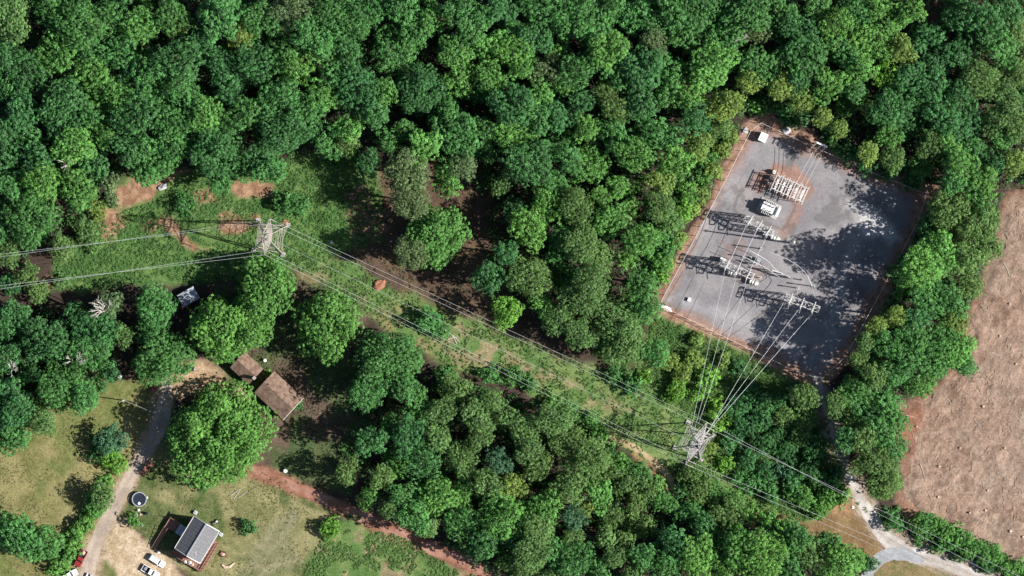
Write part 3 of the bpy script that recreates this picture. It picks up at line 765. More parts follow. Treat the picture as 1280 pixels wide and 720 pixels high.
# shrubs
SHR = [(137, 550, 20, 'u'), (128, 562, 16, 'd'), (143, 577, 15, 'v'), (132, 600, 9, 'b'), (126, 612, 10, 'b'), (118, 632, 14, 'b'), (113, 641, 10, 'b'), (106, 650, 10, 'b'), (100, 660, 11, 'b'),
       (94, 669, 10, 'b'), (90, 678, 11, 'b'), (84, 691, 11, 'b'), (78, 703, 12, 'b'), (72, 714, 12, 'b'), (252, 605, 8.5, 'd'), (308.5, 659, 10, 'd'), (166.5, 650, 8.5, 'b'), (412, 661, 13, 'v'),
       (336, 469, 6, 'v'), (371, 505, 6, 'g'), (540, 404, 17, 'g'), (112, 300, 15, 'o'), (104, 285, 14, 'o'), (82, 310, 14, 'o'), (45, 362, 16, 'o'), (32, 345, 16, 'o'), (12, 355, 14, 'd'), (75, 350, 10, 'o'), (140, 250, 10, 'p'), (118, 262, 14, 'y'), (230, 255, 14, 'g'), (370, 255, 15, 'g'), (350, 250, 12, 'g'), (290, 500, 6, 'd'), (302, 508, 6, 'g'),
       (880, 200, 12, 'y'), (892, 215, 11, 'g'), (875, 225, 12, 'b'), (862, 240, 14, 'y'), (878, 245, 10, 'g'), (855, 262, 13, 'b'), (842, 280, 12, 'y'), (866, 262, 9, 'g'), (848, 300, 11, 'g'), (830, 310, 12, 'b'), (835, 330, 10, 'g'), (905, 188, 10, 'g'), (915, 172, 8, 'g'), (828, 345, 9, 'b'), (812, 350, 11, 'g'), (800, 390, 14, 'g'), (812, 440, 15, 'g'), (835, 450, 16, 'b'), (852, 470, 15, 'b'), (868, 450, 14, 'b'),
       (888, 468, 13, 'g'), (845, 490, 15, 'g'), (872, 490, 14, 'b'), (870, 425, 10, 'b'), (905, 450, 11, 'g'), (925, 460, 10, 'd'), (893, 505, 13, 'b'), (895, 530, 13, 'b'), (905, 520, 10, 'g'), (888, 560, 13, 'b'), (905, 580, 12, 'g'), (920, 510, 14, 'd'), (940, 500, 15, 'd'), (930, 535, 15, 'd'), (950, 525, 15, 'd'), (965, 505, 15, 'd'), (980, 520, 16, 'o'), (975, 545, 15, 'd'), (955, 555, 15, 'd'), (985, 565, 15, 'd'), (1000, 545, 16, 'o'), (1010, 520, 15, 'o'), (1000, 500, 14, 'o'), (1020, 560, 16, 'd'), (1012, 585, 15, 'd'),
       (976, 592, 11, 'u'), (995, 600, 12, 'd'), (955, 590, 13, 'd'), (935, 575, 13, 'd'), (915, 555, 12, 'd'), (1003, 622, 15, 'b'), (1018, 630, 12, 'b'), (1033, 622, 13, 'b'), (1048, 620, 12, 'b'), (1060, 612, 10, 'b'), (990, 615, 11, 'g'), (1030, 600, 14, 'g'), (1045, 595, 10, 'd'), (960, 615, 12, 'g'), (940, 605, 12, 'g'), (1024, 642, 9, 'b'), (925, 600, 10, 'g'),
       (1113, 645, 12, 'g'), (1125, 655, 10, 'g'), (1150, 655, 13, 'b'), (1163, 655, 14, 'g'), (1178, 662, 15, 'b'), (1190, 672, 15, 'b'), (1203, 675, 14, 'g'), (1214, 685, 14, 'b'), (1228, 690, 14, 'g'), (1242, 695, 13, 'b'), (1255, 704, 13, 'b'), (1268, 712, 12, 'b'), (1285, 720, 12, 'b'), (1150, 672, 10, 'g'), (1175, 682, 10, 'g'), (1200, 695, 10, 'd'), (1230, 706, 10, 'd'),
       (960, 653, 12, 'b'), (978, 662, 12, 'b'), (995, 672, 11, 'g'), (1012, 680, 11, 'g'), (1080, 705, 12, 'd'), (1065, 700, 10, 'd'),
       (955, 130, 11, 'g'), (985, 150, 9, 'g'), (1000, 145, 12, 'd'), (1040, 172, 10, 'g'), (1060, 190, 12, 'd'), (1035, 160, 12, 'd'), (1085, 205, 12, 'd'), (1110, 215, 12, 'd'), (1140, 225, 12, 'd'), (950, 135, 9, 'b'), (978, 138, 12, 'd'),
       (1124, 341, 12, 'd'), (1136, 326, 13, 'd'), (1154, 296, 12, 'd'), (1119, 386, 12, 'g'), (1109, 401, 12, 'o'), (1099, 431, 12, 'o'), (1092, 451, 12, 'g'), (1084, 471, 14, 'g'), (1069, 486, 12, 'g'),
       (660, 478, 10, 'g'), (690, 500, 12, 'b'), (712, 515, 12, 'g'), (735, 525, 13, 'b'), (748, 545, 13, 'b'), (762, 560, 12, 'g'), (775, 580, 14, 'b'), (800, 590, 14, 'g'), (830, 600, 10, 'b'), (850, 610, 12, 'g'), (640, 470, 12, 'g'), (615, 468, 12, 'g'), (560, 470, 12, 'g'), (770, 470, 10, 'g'), (790, 480, 12, 'g'), (805, 470, 10, 'b'), (880, 600, 12, 'g'), (895, 615, 14, 'g'), (920, 628, 13, 'b'), (940, 640, 12, 'b')]
for x, y, r, t in SHR:
    if 800 < x < 912 and 385 < y < 590: t = 'v' if (x * 7 + y) % 3 == 0 else 'y'; r *= 0.85
    elif 820 < x < 920 and 160 < y < 360: t = 'y' if t == 'g' else 'v' if (x + y) % 2 else 'b'
    h = r * PX
    add_tree(x, y, r, t, 'shrub', max(1.4, h * (1.75 if r > 9 else 1.8)))

# ---- labels that single each plant out
LANDM = [("the photo's top left corner", 0, 0), ("the photo's top right corner", 1280, 0), ("the top edge's middle", 640, 0), ("the top edge's left quarter", 320, 0), ("the top edge's right quarter", 960, 0),
         ("the photo's left edge", 0, 170), ("the photo's right edge", 1280, 150), ("the clearing's lattice pylon", 339, 297), ("the substation's top corner", 945, 155), ("the substation's right corner", 1160, 243), ("the substation's left corner", 818, 378), ("the substation's bottom corner", 1026, 474),
         ("the pylon below the substation", 868, 551), ("the brown-roofed house", 330, 478), ("the grey-roofed house", 248, 672), ("the round pool", 174, 624), ("the clay lane's upper end", 318, 590), ("the clay lane's lower end", 600, 712),
         ("the tin-roofed shed", 237, 371), ("the bare field's left tip", 1112, 535), ("the paved road bend", 1100, 695), ("the bare field's top", 1260, 260), ("the clearing's clay patch", 180, 235), ("the lone round tree", 540, 298), ("the photo's bottom left corner", 0, 720), ("the bottom edge's middle", 720, 720), ("the photo's lower left edge", 0, 440), ("the dirt heap under the wires", 473, 357), ("the pale debris under the wires", 563, 420), ("the sandy track's end", 842, 608), ("the photo's bottom right corner", 1280, 720), ("the red pickup", 100, 698), ("the big forest's middle", 520, 110), ("the forest's right half", 780, 110), ("the forest's left half", 220, 110)]
ORD = ['first', 'second', 'third', 'fourth', 'fifth', 'sixth', 'seventh', 'eighth', 'ninth', 'tenth', 'eleventh', 'twelfth', 'thirteenth']
keyed = {}
for t in TREES:
    best = min(LANDM, key=lambda l: (l[1] - t['px']) ** 2 + (l[2] - t['py']) ** 2)
    dx, dy = t['px'] - best[1], t['py'] - best[2]
    d = math.hypot(dx, dy)
    if d < max(14, t['r'] * 0.6): rel = 'at'
    else:
        a = (math.degrees(math.atan2(-dy, dx)) + 360) % 360
        rel = ['right of', 'above right of', 'above', 'above left of', 'left of', 'below left of', 'below', 'below right of'][int(((a + 22.5) % 360) // 45)]
        if d < 40: rel = 'just ' + rel
        elif d > 95: rel = 'far ' + rel
    if t['kind'] == 'shrub': sz = 'low' if t['r'] < 9.5 else 'bushy'; kd = 'shrub'
    else:
        sz = 'small' if t['r'] < 15 else 'medium' if t['r'] < 24 else 'large' if t['r'] < 34 else 'huge'
        kd = 'feathery tree' if t['t'] in 'oyp' else 'tree'
    key = f"{sz} {TNAME[t['t']]} {kd} {rel} {best[0]}"
    keyed.setdefault(key, []).append(t)
    if t['kind'] == 'shrub': t['o']['group'] = 'shrubs and bushes along the clearings and lanes'
    elif inside(t['px'], t['py'], FOREST_N): t['o']['group'] = 'trees of the big forest'
    elif inside(t['px'], t['py'], WOOD_S): t['o']['group'] = 'trees of the wood between lane and power line'
    elif t['px'] > 1000: t['o']['group'] = 'trees between substation and bare field'
    else: t['o']['group'] = 'trees around the houses and forest edges'
for key, ts in keyed.items():
    if len(ts) == 1: ts[0]['o']['label'] = key; continue
    xr = max(t['px'] for t in ts) - min(t['px'] for t in ts); yr = max(t['py'] for t in ts) - min(t['py'] for t in ts)
    hor = xr >= yr
    ts.sort(key=lambda t: t['px'] if hor else t['py'])
    a, b = ('leftmost', 'rightmost') if hor else ('topmost', 'bottommost')
    for i, t in enumerate(ts):
        if i == 0: w = a + ' such' if len(ts) > 2 else ('left one' if hor else 'upper one')
        elif i == len(ts) - 1: w = b + ' such' if len(ts) > 2 else ('right one' if hor else 'lower one')
        else: w = ORD[i] + (' from left' if hor else ' from top')
        t['o']['label'] = f"{key}, {w}"

# ---- ground cover (nobody could count it)
def cover(name, spots, tints, rng, rad=(0.25, 0.6), nleaf=13, ls=(0.16, 0.36), color=(0.075, 0.135, 0.035), label=None):
    C = np.array(spots); n = len(C)
    cr = rng.uniform(*rad, n)
    up = np.array((0, 0, 1.0))
    d = norm(rng.normal(size=(n * nleaf, 3)) * (1, 1, 0.6) + up * 0.7)
    d[:, 2] = np.abs(d[:, 2])
    P = np.repeat(C, nleaf, 0) + d * np.repeat(cr, nleaf)[:, None] * rng.uniform(0.5, 1.1, (n * nleaf, 1)) * (1, 1, 1.1)
    P[:, 2] += 0.05
    T = np.repeat(tints, nleaf) * rng.uniform(0.75, 1.25, n * nleaf)
    v, q, t = leaf_quads(P, norm(d + up * 0.4 + rng.normal(size=d.shape) * 0.35), rng.uniform(*ls, n * nleaf), T, rng)
    me = np_mesh(name, v, q, attrs={'tint': t})
    o = link(name, me, M['leaf']); o.color = (*color, 1)
    return props(o, label, 'ground cover', kind='stuff')
def spots(polys, n, seed, thresh, sc, avoid=()):
    rng = np.random.default_rng(seed); out = []
    for poly in polys:
        P = np.array(poly); lo, hi = P.min(0), P.max(0)
        a = rng.uniform(lo[0], hi[0], n); b = rng.uniform(lo[1], hi[1], n)
        ok = sdist(a, b, poly) + (fbm(a, b, seed + 1, 20, 3) - 0.5) * 14 > 0
        ok &= fbm(a, b, seed + 2, sc, 3) > thresh
        for av, mg in avoid: ok &= sdist(a, b, av) < -mg
        out.append(np.stack([(a - 640) * PX, (360 - b) * PX, np.zeros(n)], 1)[ok])
    return np.concatenate(out)
bare = [([(140, 228), (212, 208), (238, 214), (190, 252), (150, 264)], 1), ([(276, 226), (345, 228), (340, 246), (300, 248)], 1), ([(200, 275), (212, 272), (240, 300), (262, 312), (240, 318), (222, 300)], 1)]
def tn(S, seed): return 0.75 + 0.55 * fbm(S[:, 0] / PX, S[:, 1] / PX, seed, 30, 3)
S1 = spots([NWCLEAR], 9000, 201, 0.36, 24, bare)
cover('weeds', S1, tn(S1, 5), np.random.default_rng(1), rad=(0.3, 0.75), color=(0.088, 0.195, 0.052), label='leafy green weeds covering the clearing around the left pylon')
S2 = spots([CORR], 20000, 211, 0.42, 34, [(PADOUT, 2), (BRGRASS, 0)])
cover('undergrowth', S2, tn(S2, 6), np.random.default_rng(2), rad=(0.2, 0.55), color=(0.10, 0.185, 0.05), label='patchy green undergrowth along the power line strip')
S3 = spots([BRUSHW, BRUSHS], 6500, 221, 0.30, 30, [(PADOUT, 2), (BRGRASS, 2)])
cover('brush', S3, tn(S3, 7), np.random.default_rng(3), rad=(0.4, 0.9), color=(0.085, 0.185, 0.048), label='dense green brush beside the substation pad')
S4 = spots([LUSH_S], 5200, 231, 0.46, 16)
cover('tall_grass', S4, tn(S4, 8), np.random.default_rng(4), rad=(0.2, 0.5), color=(0.11, 0.20, 0.055), label='rough green grass below the red clay lane')
S5 = spots([LAWN_W, YARD], 6000, 241, 0.52, 18, [([(205, 478), (212, 530), (186, 572), (160, 622), (130, 690), (125, 735), (90, 735), (112, 680), (136, 622), (164, 572), (188, 530)], 1), ([(118, 730), (112, 690), (140, 640), (160, 648), (190, 680), (218, 706), (235, 730)], 2), ([(205, 640), (244, 640), (285, 662), (255, 722), (190, 690)], 2)])
cover('grass_tufts', S5, tn(S5, 9), np.random.default_rng(5), rad=(0.12, 0.28), nleaf=8, ls=(0.1, 0.2), color=(0.13, 0.14, 0.055), label='rough dry grass tufts on the lawns')
S6 = spots([SHADEBR, BROWNSOIL], 4500, 251, 0.52, 30)
cover('leaf_litter_plants', S6, tn(S6, 10), np.random.default_rng(6), rad=(0.15, 0.4), nleaf=8, color=(0.08, 0.085, 0.04), label='sparse low plants on the brown shaded soil')

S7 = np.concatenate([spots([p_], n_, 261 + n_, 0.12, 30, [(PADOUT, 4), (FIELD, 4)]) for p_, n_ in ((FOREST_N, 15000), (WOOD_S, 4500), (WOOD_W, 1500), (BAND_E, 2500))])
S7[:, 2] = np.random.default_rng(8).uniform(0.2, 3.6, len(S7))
cover('added_understorey', S7, tn(S7, 12), np.random.default_rng(9), rad=(0.7, 1.6), nleaf=13, ls=(0.45, 0.8), color=(0.05, 0.13, 0.036), label='dark leafy undergrowth added to darken the gaps below the forest trees')  # dark leaf clumps added over the forest floor to darken the canopy gaps

# ------------------------------------------------------------------ lattice pylons
def insulator(a, b, parent, r=0.16):
    a = Vector(a); b = Vector(b); mb = MB(); n = 7
    for k in range(n):
        p = a.lerp(b, (k + 0.15) / n); q = a.lerp(b, (k + 0.75) / n)
        mb.tube(p, q, r, r * 0.45, 8)
    mb.tube(a, b, r * 0.3, None, 5)
    return mb.build('insulator', M['porcelain'], parent)
def pylon(label, loc, rz, b, H, arms, m, waist=0.62, ww=1.1):
    t = thing('lattice_pylon', label, 'pylon', loc, rz, 'lattice pylons of the power line')
    hw = H * waist
    lev = [0, 0.22, 0.42, 0.62, 0.75, 0.88, 1.0]
    def half(f):
        return b + (ww - b) * (f / waist) if f < waist else ww + (0.75 * ww - ww) * (f - waist) / (1 - waist)
    for sx, sy in ((-1, -1), (1, -1), (1, 1), (-1, 1)):
        mb = MB()
        mb.beam((sx * b, sy * b, 0), (sx * half(waist), sy * half(waist), hw), 0.24, 0.2)
        mb.beam((sx * half(waist), sy * half(waist), hw), (sx * half(1), sy * half(1), H), 0.2, 0.16)
        mb.build('leg', m, t)
        MB().box((sx * b, sy * b, 0.2), (1.3, 1.3, 0.5)).build('footing', M['concrete'], t)
    for sx, sy in ((1, 0), (0, 1), (-1, 0), (0, -1)):
        mb = MB()
        for f0, f1 in zip(lev[:-1], lev[1:]):
            h0, h1 = half(f0), half(f1)
            def P(h, s, z):
                return (sx * h, s * h, z) if sx else (s * h, sy * h, z)
            mb.beam(P(h0, -1, f0 * H), P(h1, 1, f1 * H), 0.085)
            mb.beam(P(h0, 1, f0 * H), P(h1, -1, f1 * H), 0.085)
            mb.beam(P(h1, -1, f1 * H), P(h1, 1, f1 * H), 0.085)
            if f0 < 0.4:   # redundant members in the wide lower panels
                hm = half((f0 + f1) / 2)
                mb.beam(P(hm, -1, (f0 + f1) / 2 * H), P(hm * 0.0, 0, (f0 + f1) / 2 * H) if False else P(hm, 0, (f0 + f1) / 2 * H), 0.08)
                mb.beam(P(hm, 1, (f0 + f1) / 2 * H), P(hm, 0, (f0 + f1) / 2 * H), 0.08)
                mb.beam(P(h0, -1, f0 * H), P(hm, -0.5, (f0 + f1) / 2 * H), 0.07)
                mb.beam(P(h0, 1, f0 * H), P(hm, 0.5, (f0 + f1) / 2 * H), 0.07)
        mb.build('bracing', m, t)
    for z, hl in arms:
        mb = MB(); h = half(z / H)
        for x in (-h, h):
            mb.beam((x, -h * 1.05, z), (x, h * 1.05, z), 0.16); mb.beam((x, -h * 1.05, z + 1.5), (x, h * 1.05, z + 1.5), 0.14)
        for y in (-h, h): mb.beam((-h * 1.05, y, z), (h * 1.05, y, z), 0.14)
        mb.beam((-h, -h, z), (h, h, z), 0.1); mb.beam((-h, -h, z), (-h, -h, z + 1.5), 0.1)
        for s in (-1, 1):
            tip = (0, s * hl, z + 0.1)
            for x in (-h, h):
                mb.beam((x, s * h, z), tip, 0.16, 0.12); mb.beam((x, s * h, z + 1.5), tip, 0.14, 0.12)
            n = 5
            for k in range(n):
                a = Vector((-h, s * h, z)).lerp(tip, k / n); c = Vector((h, s * h, z)).lerp(tip, (k + 0.5) / n)
                d = Vector((-h, s * h, z)).lerp(tip, (k + 1) / n)
                mb.beam(a, c, 0.1); mb.beam(c, d, 0.1)
                e = Vector((h, s * h, z + 1.5)).lerp(tip, k / n); mb.beam(e, Vector((h, s * h, z)).lerp(tip, k / n), 0.1)
        mb.build('crossarm', m, t)
    pk = MB()
    for sx, sy in ((-1, -1), (1, -1), (1, 1), (-1, 1)):
        pk.beam((sx * half(1), sy * half(1), H), (0, 0, H + 2.6), 0.16)
    pk.build('peak', m, t)
    return t
# left pylon: legs 37 px apart, crossarms up and down the photo
LP = W(338.5, 297)
pyl1 = pylon('rusty beige lattice pylon standing in the green weedy clearing', LP, math.radians(-9), 4.1, 33.0, ((20.5, 4.9), (24.5, 3.7), (28.5, 2.8)), M['tower'])
RPc = W(868, 552)
M['tower2'] = mat('grey_tower_steel', (0.42, 0.39, 0.38), 0.55, 0.2, 2)
pyl2 = pylon('grey lattice pylon in brush just below the gravel substation', RPc, math.radians(-27), 3.9, 28.0, ((16.5, 6.4), (20.5, 5.2), (24.5, 4.2)), M['tower2'])

def wire(label, pts, sag, r=0.04, group=None, name='power_cable', m=None):
    P = []
    for a, b in zip(pts[:-1], pts[1:]):
        a = Vector(a); b = Vector(b); n = 22
        for k in range(n + (b == Vector(pts[-1]))):
            t = k / n; p = a.lerp(b, t); p.z -= 4 * sag * t * (1 - t); P.append(p)
    o = MB().path(P, r, 5).build(name, m or M['wire'])
    return props(o, label, 'cable', group)
G1 = 'cables of the high voltage line'
# frame of the pylons: arm tips
def tip(t, z, s, hl):
    c = t.location; a = t.rotation_euler.z
    return Vector((c.x - math.sin(a) * s * hl, c.y + math.cos(a) * s * hl, z))
L_up = [tip(pyl1, 20.0, 1, 4.9), tip(pyl1, 24.0, 1, 3.7)]
L_dn = [tip(pyl1, 20.0, -1, 4.9), tip(pyl1, 24.0, -1, 3.7)]
R_up = [tip(pyl2, 16.3, 1, 6.4), tip(pyl2, 20.3, 1, 5.2)]
R_dn = [tip(pyl2, 16.3, -1, 6.4), tip(pyl2, 20.3, -1, 5.2)]
def dead_end(t, tipw, toward, L=2.6):
    """insulator string from an arm tip toward the span, in the pylon's own frame; gives its far end in world"""
    d = (Vector(toward) - tipw); d.z = 0; d.normalize()
    e = tipw + d * L - Vector((0, 0, 0.5))
    inv = Matrix.Translation(t.location) @ Matrix.Rotation(t.rotation_euler.z, 4, 'Z')
    inv = inv.inverted()
    insulator(inv @ tipw, inv @ e, t)
    return e
for i in range(2):
    ex = W(-60, 330 - 6 * i + (2 if i else -1), 18)
    a = dead_end(pyl1, L_up[i], ex, 1.6)
    wire(['outer upper cable running from the left pylon to the left edge', 'inner upper cable running from the left pylon to the left edge'][i], [a, W(-60, 329.5 - 5 * i, 17 + 3 * i)], 2.0, 0.026, G1)
    ex = W(-60, 366, 18)
    a = dead_end(pyl1, L_dn[i], ex, 1.6)
    wire(['lower cable from the left pylon to the left edge, upper of pair', 'lower cable from the left pylon to the left edge, lower of pair'][i], [a, W(-60, 364 + 6 * i, 17 + 3 * i)], 2.0, 0.03, G1)
    a = dead_end(pyl1, L_up[i], R_up[i], 1.6); b = dead_end(pyl2, R_up[i], L_up[i], 2.4)
    wire(['bright upper cable spanning between the two pylons, lower of its pair', 'bright upper cable spanning between the two pylons, upper of its pair'][i], [a, b], 4.5, 0.026, G1)
    a = dead_end(pyl1, L_dn[i], R_dn[i], 1.6); b = dead_end(pyl2, R_dn[i], L_dn[i], 2.6)
    wire(['lower cable spanning between the two pylons, lower of its pair', 'lower cable spanning between the two pylons, upper of its pair'][i], [a, b], 4.5, 0.026, G1)
wire('thin shield cable spanning between the peaks of the two pylons', [LP + Vector((0, 0, 35.5)), RPc + Vector((0, 0, 30.5))], 2.5, 0.02, G1)
for i in range(2):
    ex = W(1215 + 14 * i, 735 - 4 * i, 14)
    a = dead_end(pyl2, R_dn[i], ex, 2.4)
    wire(['cable from the lower pylon to the bottom right, lower of the near pair', 'cable from the lower pylon to the bottom right, upper of the near pair'][i], [a, ex], 3.0, 0.026, G1)
    ex = W(1290, 744 - 16 * i, 14)
    a = dead_end(pyl2, R_up[i], ex, 2.4)
    wire(['cable from the lower pylon past the road, lower of the far pair', 'cable from the lower pylon past the road, upper of the far pair'][i], [a, ex], 3.0, 0.026, G1)

# ------------------------------------------------------------------ substation
UA = math.radians(-24.4)      # its long axis u points down right in the photo
def gantry(label, p0, p1, h, w, nsw, sw_len=2.9, group='steel gantries of the substation', hang=True):
    a = W(*p0, h); b = W(*p1, h); a.z = b.z = 0
    c = (a + b) / 2; d = b - a; L = d.length; rz = math.atan2(d.y, d.x)
    t = thing('steel_gantry', label, 'gantry', c, rz, group)
    hw = w / 2
    for s in (-1, 1):
        mb = MB(); x = s * (L / 2 - hw)
        for sx, sy in ((-1, -1), (1, -1), (1, 1), (-1, 1)):
            mb.beam((x + sx * hw * 1.15, sy * hw * 1.15, 0), (x + sx * hw * 0.9, sy * hw * 0.9, h - 0.8), 0.17)
        n = 6
        for k in range(n):
            z0, z1 = (h - 0.8) * k / n, (h - 0.8) * (k + 1) / n
            for q in (-1, 1):
                mb.beam((x - hw, q * hw, z0), (x + hw, q * hw, z1), 0.1); mb.beam((x + hw, q * hw, z0), (x - hw, q * hw, z1), 0.1)
                mb.beam((x + q * hw, -hw, z0), (x + q * hw, hw, z1), 0.1); mb.beam((x + q * hw, hw, z0), (x + q * hw, -hw, z1), 0.1)
        mb.build('column', M['steel'], t)
    mb = MB()
    for y in (-hw, hw):
        for z in (h - 0.8, h):
            mb.beam((-L / 2, y, z), (L / 2, y, z), 0.15)
    n = max(4, int(L / w))
    for k in range(n):
        x0, x1 = -L / 2 + L * k / n, -L / 2 + L * (k + 1) / n
        mb.beam((x0, -hw, h), (x1, hw, h), 0.09); mb.beam((x1, -hw, h), (x0, hw, h), 0.09)
        for y in (-hw, hw):
            mb.beam((x0, y, h - 0.8), (x1, y, h), 0.1)
        mb.beam((x0, -hw, h), (x0, hw, h), 0.15)
    mb.beam((L / 2, -hw, h), (L / 2, hw, h), 0.16)
    mb.build('beam', M['steel'], t)
    for k in range(nsw):
        x = -L / 2 + L * (k + 0.5) / nsw
        sb = MB()
        sb.beam((x - 0.12, -sw_len / 2, h + 0.25), (x + 0.12, sw_len / 2, h + 0.25), 0.2)
        sb.box((x, 0, h + 0.12), (0.5, 0.4, 0.2))
        sb.build('switch_base', M['steel'], t)
        for y in (-sw_len / 2, 0, sw_len / 2):
            insulator((x, y, h + 0.34), (x, y, h + 1.5), t, 0.2)
        sb = MB(); sb.tube((x, -sw_len / 2, h + 1.55), (x, sw_len / 2, h + 1.55), 0.09, 0.06, 6)
        sb.build('switch_blade', M['wire'], t)
        if hang:
            insulator((x, -hw, h - 0.4), (x + 0.3, -hw - 2.0, h - 1.0), t, 0.16)
    return t
g1 = gantry('white steel gantry nearest the white transformer, with three switches', (932, 272), (966, 292), 9.4, 1.5, 3)
g2 = gantry('middle white steel gantry, left of the substation centre', (902, 328), (942, 346), 9.6, 1.6, 3)
g3 = gantry('white dead-end gantry at the edge of the tree shadow', (981, 371), (1024, 387), 10.6, 1.7, 3)

def box_rack(label, c, rz, L, Wd, h):
    """low-voltage bus rack: open frame of posts and rails"""
    t = thing('bus_rack', label, 'electrical rack', c, rz)
    nb = 5
    for k in range(nb + 1):
        x = -L / 2 + L * k / nb
        for y in (-Wd / 2, Wd / 2):
            MB().beam((x, y, 0), (x, y, h), 0.17).build('post', M['steel'], t)
        MB().beam((x, -Wd / 2 - 0.7, h + 0.02), (x, Wd / 2 + 0.7, h + 0.02), 0.19).build('crossbeam', M['steel'], t)
        MB().beam((x, -Wd / 2, h * 0.62), (x, Wd / 2, h * 0.62), 0.13).build('crossbeam', M['steel'], t)
    for y in (-Wd / 2, 0, Wd / 2):
        MB().beam((-L / 2, y, h + 0.22), (L / 2, y, h + 0.22), 0.17).build('rail', M['steel'], t)
    for k in range(nb):
        x = -L / 2 + L * (k + 0.5) / nb
        for y in (-Wd / 3, 0.1, Wd / 3):
            insulator((x, y, h * 0.66), (x, y, h * 0.66 + 0.9), t, 0.17)
        sw = MB(); sw.box((x, 0, h * 0.62), (0.5, Wd, 0.14)); sw.build('switch_pan', M['lgrey'], t)
        MB().tube((x + 0.2, -Wd / 2 - 0.5, h + 0.5), (x + 0.2, Wd / 2 + 0.5, h + 0.55), 0.07, None, 5).build('bus_bar', M['wire'], t)
    return t
box_rack('white open bus rack standing on red gravel near the top', W(986, 236), UA, 9.4, 4.0, 5.6)

def tank(label, px, py):
    t = thing('voltage_regulator', label, 'regulator', W(px, py), UA, 'white regulators beside the bus rack')
    MB().box((0, 0, 0.1), (1.1, 1.1, 0.2)).build('plinth', M['concrete'], t)
    MB().lathe((0, 0, 0.2), [(0.45, 0), (0.48, 0.1), (0.48, 1.5), (0.40, 1.65), (0.1, 1.7)], 14).build('tank', M['white'], t)
    for dx in (-0.22, 0.22):
        insulator((dx, 0, 1.85), (dx * 1.4, 0, 2.6), t, 0.12)
    fin = MB()
    for k in range(8):
        a = k * math.pi / 4
        fin.box((0.56 * math.cos(a), 0.56 * math.sin(a), 0.95), (0.2, 0.05, 1.0), a)
    fin.build('radiator', M['lgrey'], t)
for i, (px, py) in enumerate(((967, 215), (964, 222), (961, 229))):
    tank(['white regulator tank left of the bus rack, topmost of three', 'white regulator tank left of the bus rack, middle of three', 'white regulator tank left of the bus rack, lowest of three'][i], px, py)

def transformer():
    t = thing('power_transformer', 'white power transformer with radiators casting a black shadow', 'transformer', W(961, 260.5), UA)
    MB().box((0, 0, 0.15), (6.0, 4.2, 0.3)).build('plinth', M['concrete'], t)
    MB().box((0, 0, 1.9), (4.0, 2.1, 3.1)).build('tank', M['white'], t, 0.06)
    MB().box((0, 0, 3.5), (4.2, 2.3, 0.14)).build('tank_lid', M['white'], t)
    for s in (-1, 1):
        for k in range(7):
            MB().box((-1.5 + k * 0.5, s * 1.55, 1.8), (0.14, 0.85, 2.5)).build('radiator_fin', M['lgrey'], t)
    MB().tube((2.45, -1.3, 3.9), (2.45, 1.3, 3.9), 0.48, None, 14).build('oil_conservator', M['white'], t)
    br = MB()
    for y in (-0.8, 0.8): br.beam((2.1, y, 3.0), (2.45, y, 3.6), 0.12)
    br.build('bracket', M['steel'], t)
    for k in range(3):
        insulator((-1.2 + k * 1.1, 0.55, 3.55), (-1.3 + k * 1.15, 0.95, 5.0), t, 0.2)
        insulator((-1.0 + k * 0.9, -0.6, 3.55), (-1.0 + k * 0.9, -0.8, 4.3), t, 0.15)
    MB().box((-2.3, 0.2, 1.5), (0.6, 1.0, 1.5)).build('control_cabinet', M['lgrey'], t)
transformer()
def shed_box():
    t = thing('control_house', 'small white flat-roofed control house in the substation top corner', 'control house', W(953.5, 172), UA)
    MB().box((0, 0, 0.08), (2.3, 2.7, 0.16)).build('plinth', M['concrete'], t)
    MB().box((0, 0, 1.4), (1.9, 2.3, 2.5)).build('wall', M['lgrey'], t)
    MB().box((0, 0, 2.72), (2.15, 2.55, 0.14), taper=0.96).build('roof', M['white'], t)
    d = MB().box((0.3, -1.17, 1.2), (0.8, 0.05, 1.95)).build('door', M['grey'], t)
    MB().box((0.58, -1.22, 1.2), (0.1, 0.06, 0.06)).build('handle', M['dark'], d)
shed_box()
def mast():
    t = thing('lightning_mast', 'tall slim white mast with long thin shadow right of gantries', 'mast', W(988, 303.5), 0)
    MB().lathe((0, 0, 0), [(0.42, 0), (0.42, 0.12), (0.30, 0.13), (0.16, 20.5), (0.14, 20.6)], 10).build('pole', M['steel'], t)
    MB().tube((0, 0, 20.5), (0, 0, 22.5), 0.05, 0.02, 6).build('lightning_rod', M['steel'], t)
    MB().lathe((0.0, 0, 20.0), [(0.3, 0), (0.34, 0.1), (0.3, 0.2)], 10).build('collar', M['white'], t)
mast()
def hframe():
    t = thing('dead_end_frame', 'two-pole white frame outside the fence above the bus rack', 'pole frame', W(1024.5, 182), UA)
    for x in (-1.35, 1.35):
        MB().tube((x, 0, 0), (x, 0, 10.0), 0.22, 0.16, 8).build('pole', M['lgrey'], t)
    MB().box((0, 0, 9.5), (3.6, 0.34, 0.28)).build('crossarm', M['white'], t)
    MB().box((0, 0.25, 8.6), (3.0, 0.16, 0.2)).build('crossarm', M['lgrey'], t)
    br = MB(); br.beam((-1.3, 0, 5), (1.3, 0, 8.5), 0.12); br.beam((1.3, 0, 5), (-1.3, 0, 8.5), 0.12); br.build('bracing', M['steel'], t)
    for x in (-1.4, 0, 1.4):
        insulator((x, -0.18, 9.4), (x - 0.9, -2.1, 8.7), t, 0.2)
    return t
hf = hframe()
G2 = 'overhead conductors inside the substation'
def sub_wire(label, a, b, sag=0.4, r=0.05):
    return wire(label, [W(*a), W(*b)], sag, r, G2, 'bus_conductor')
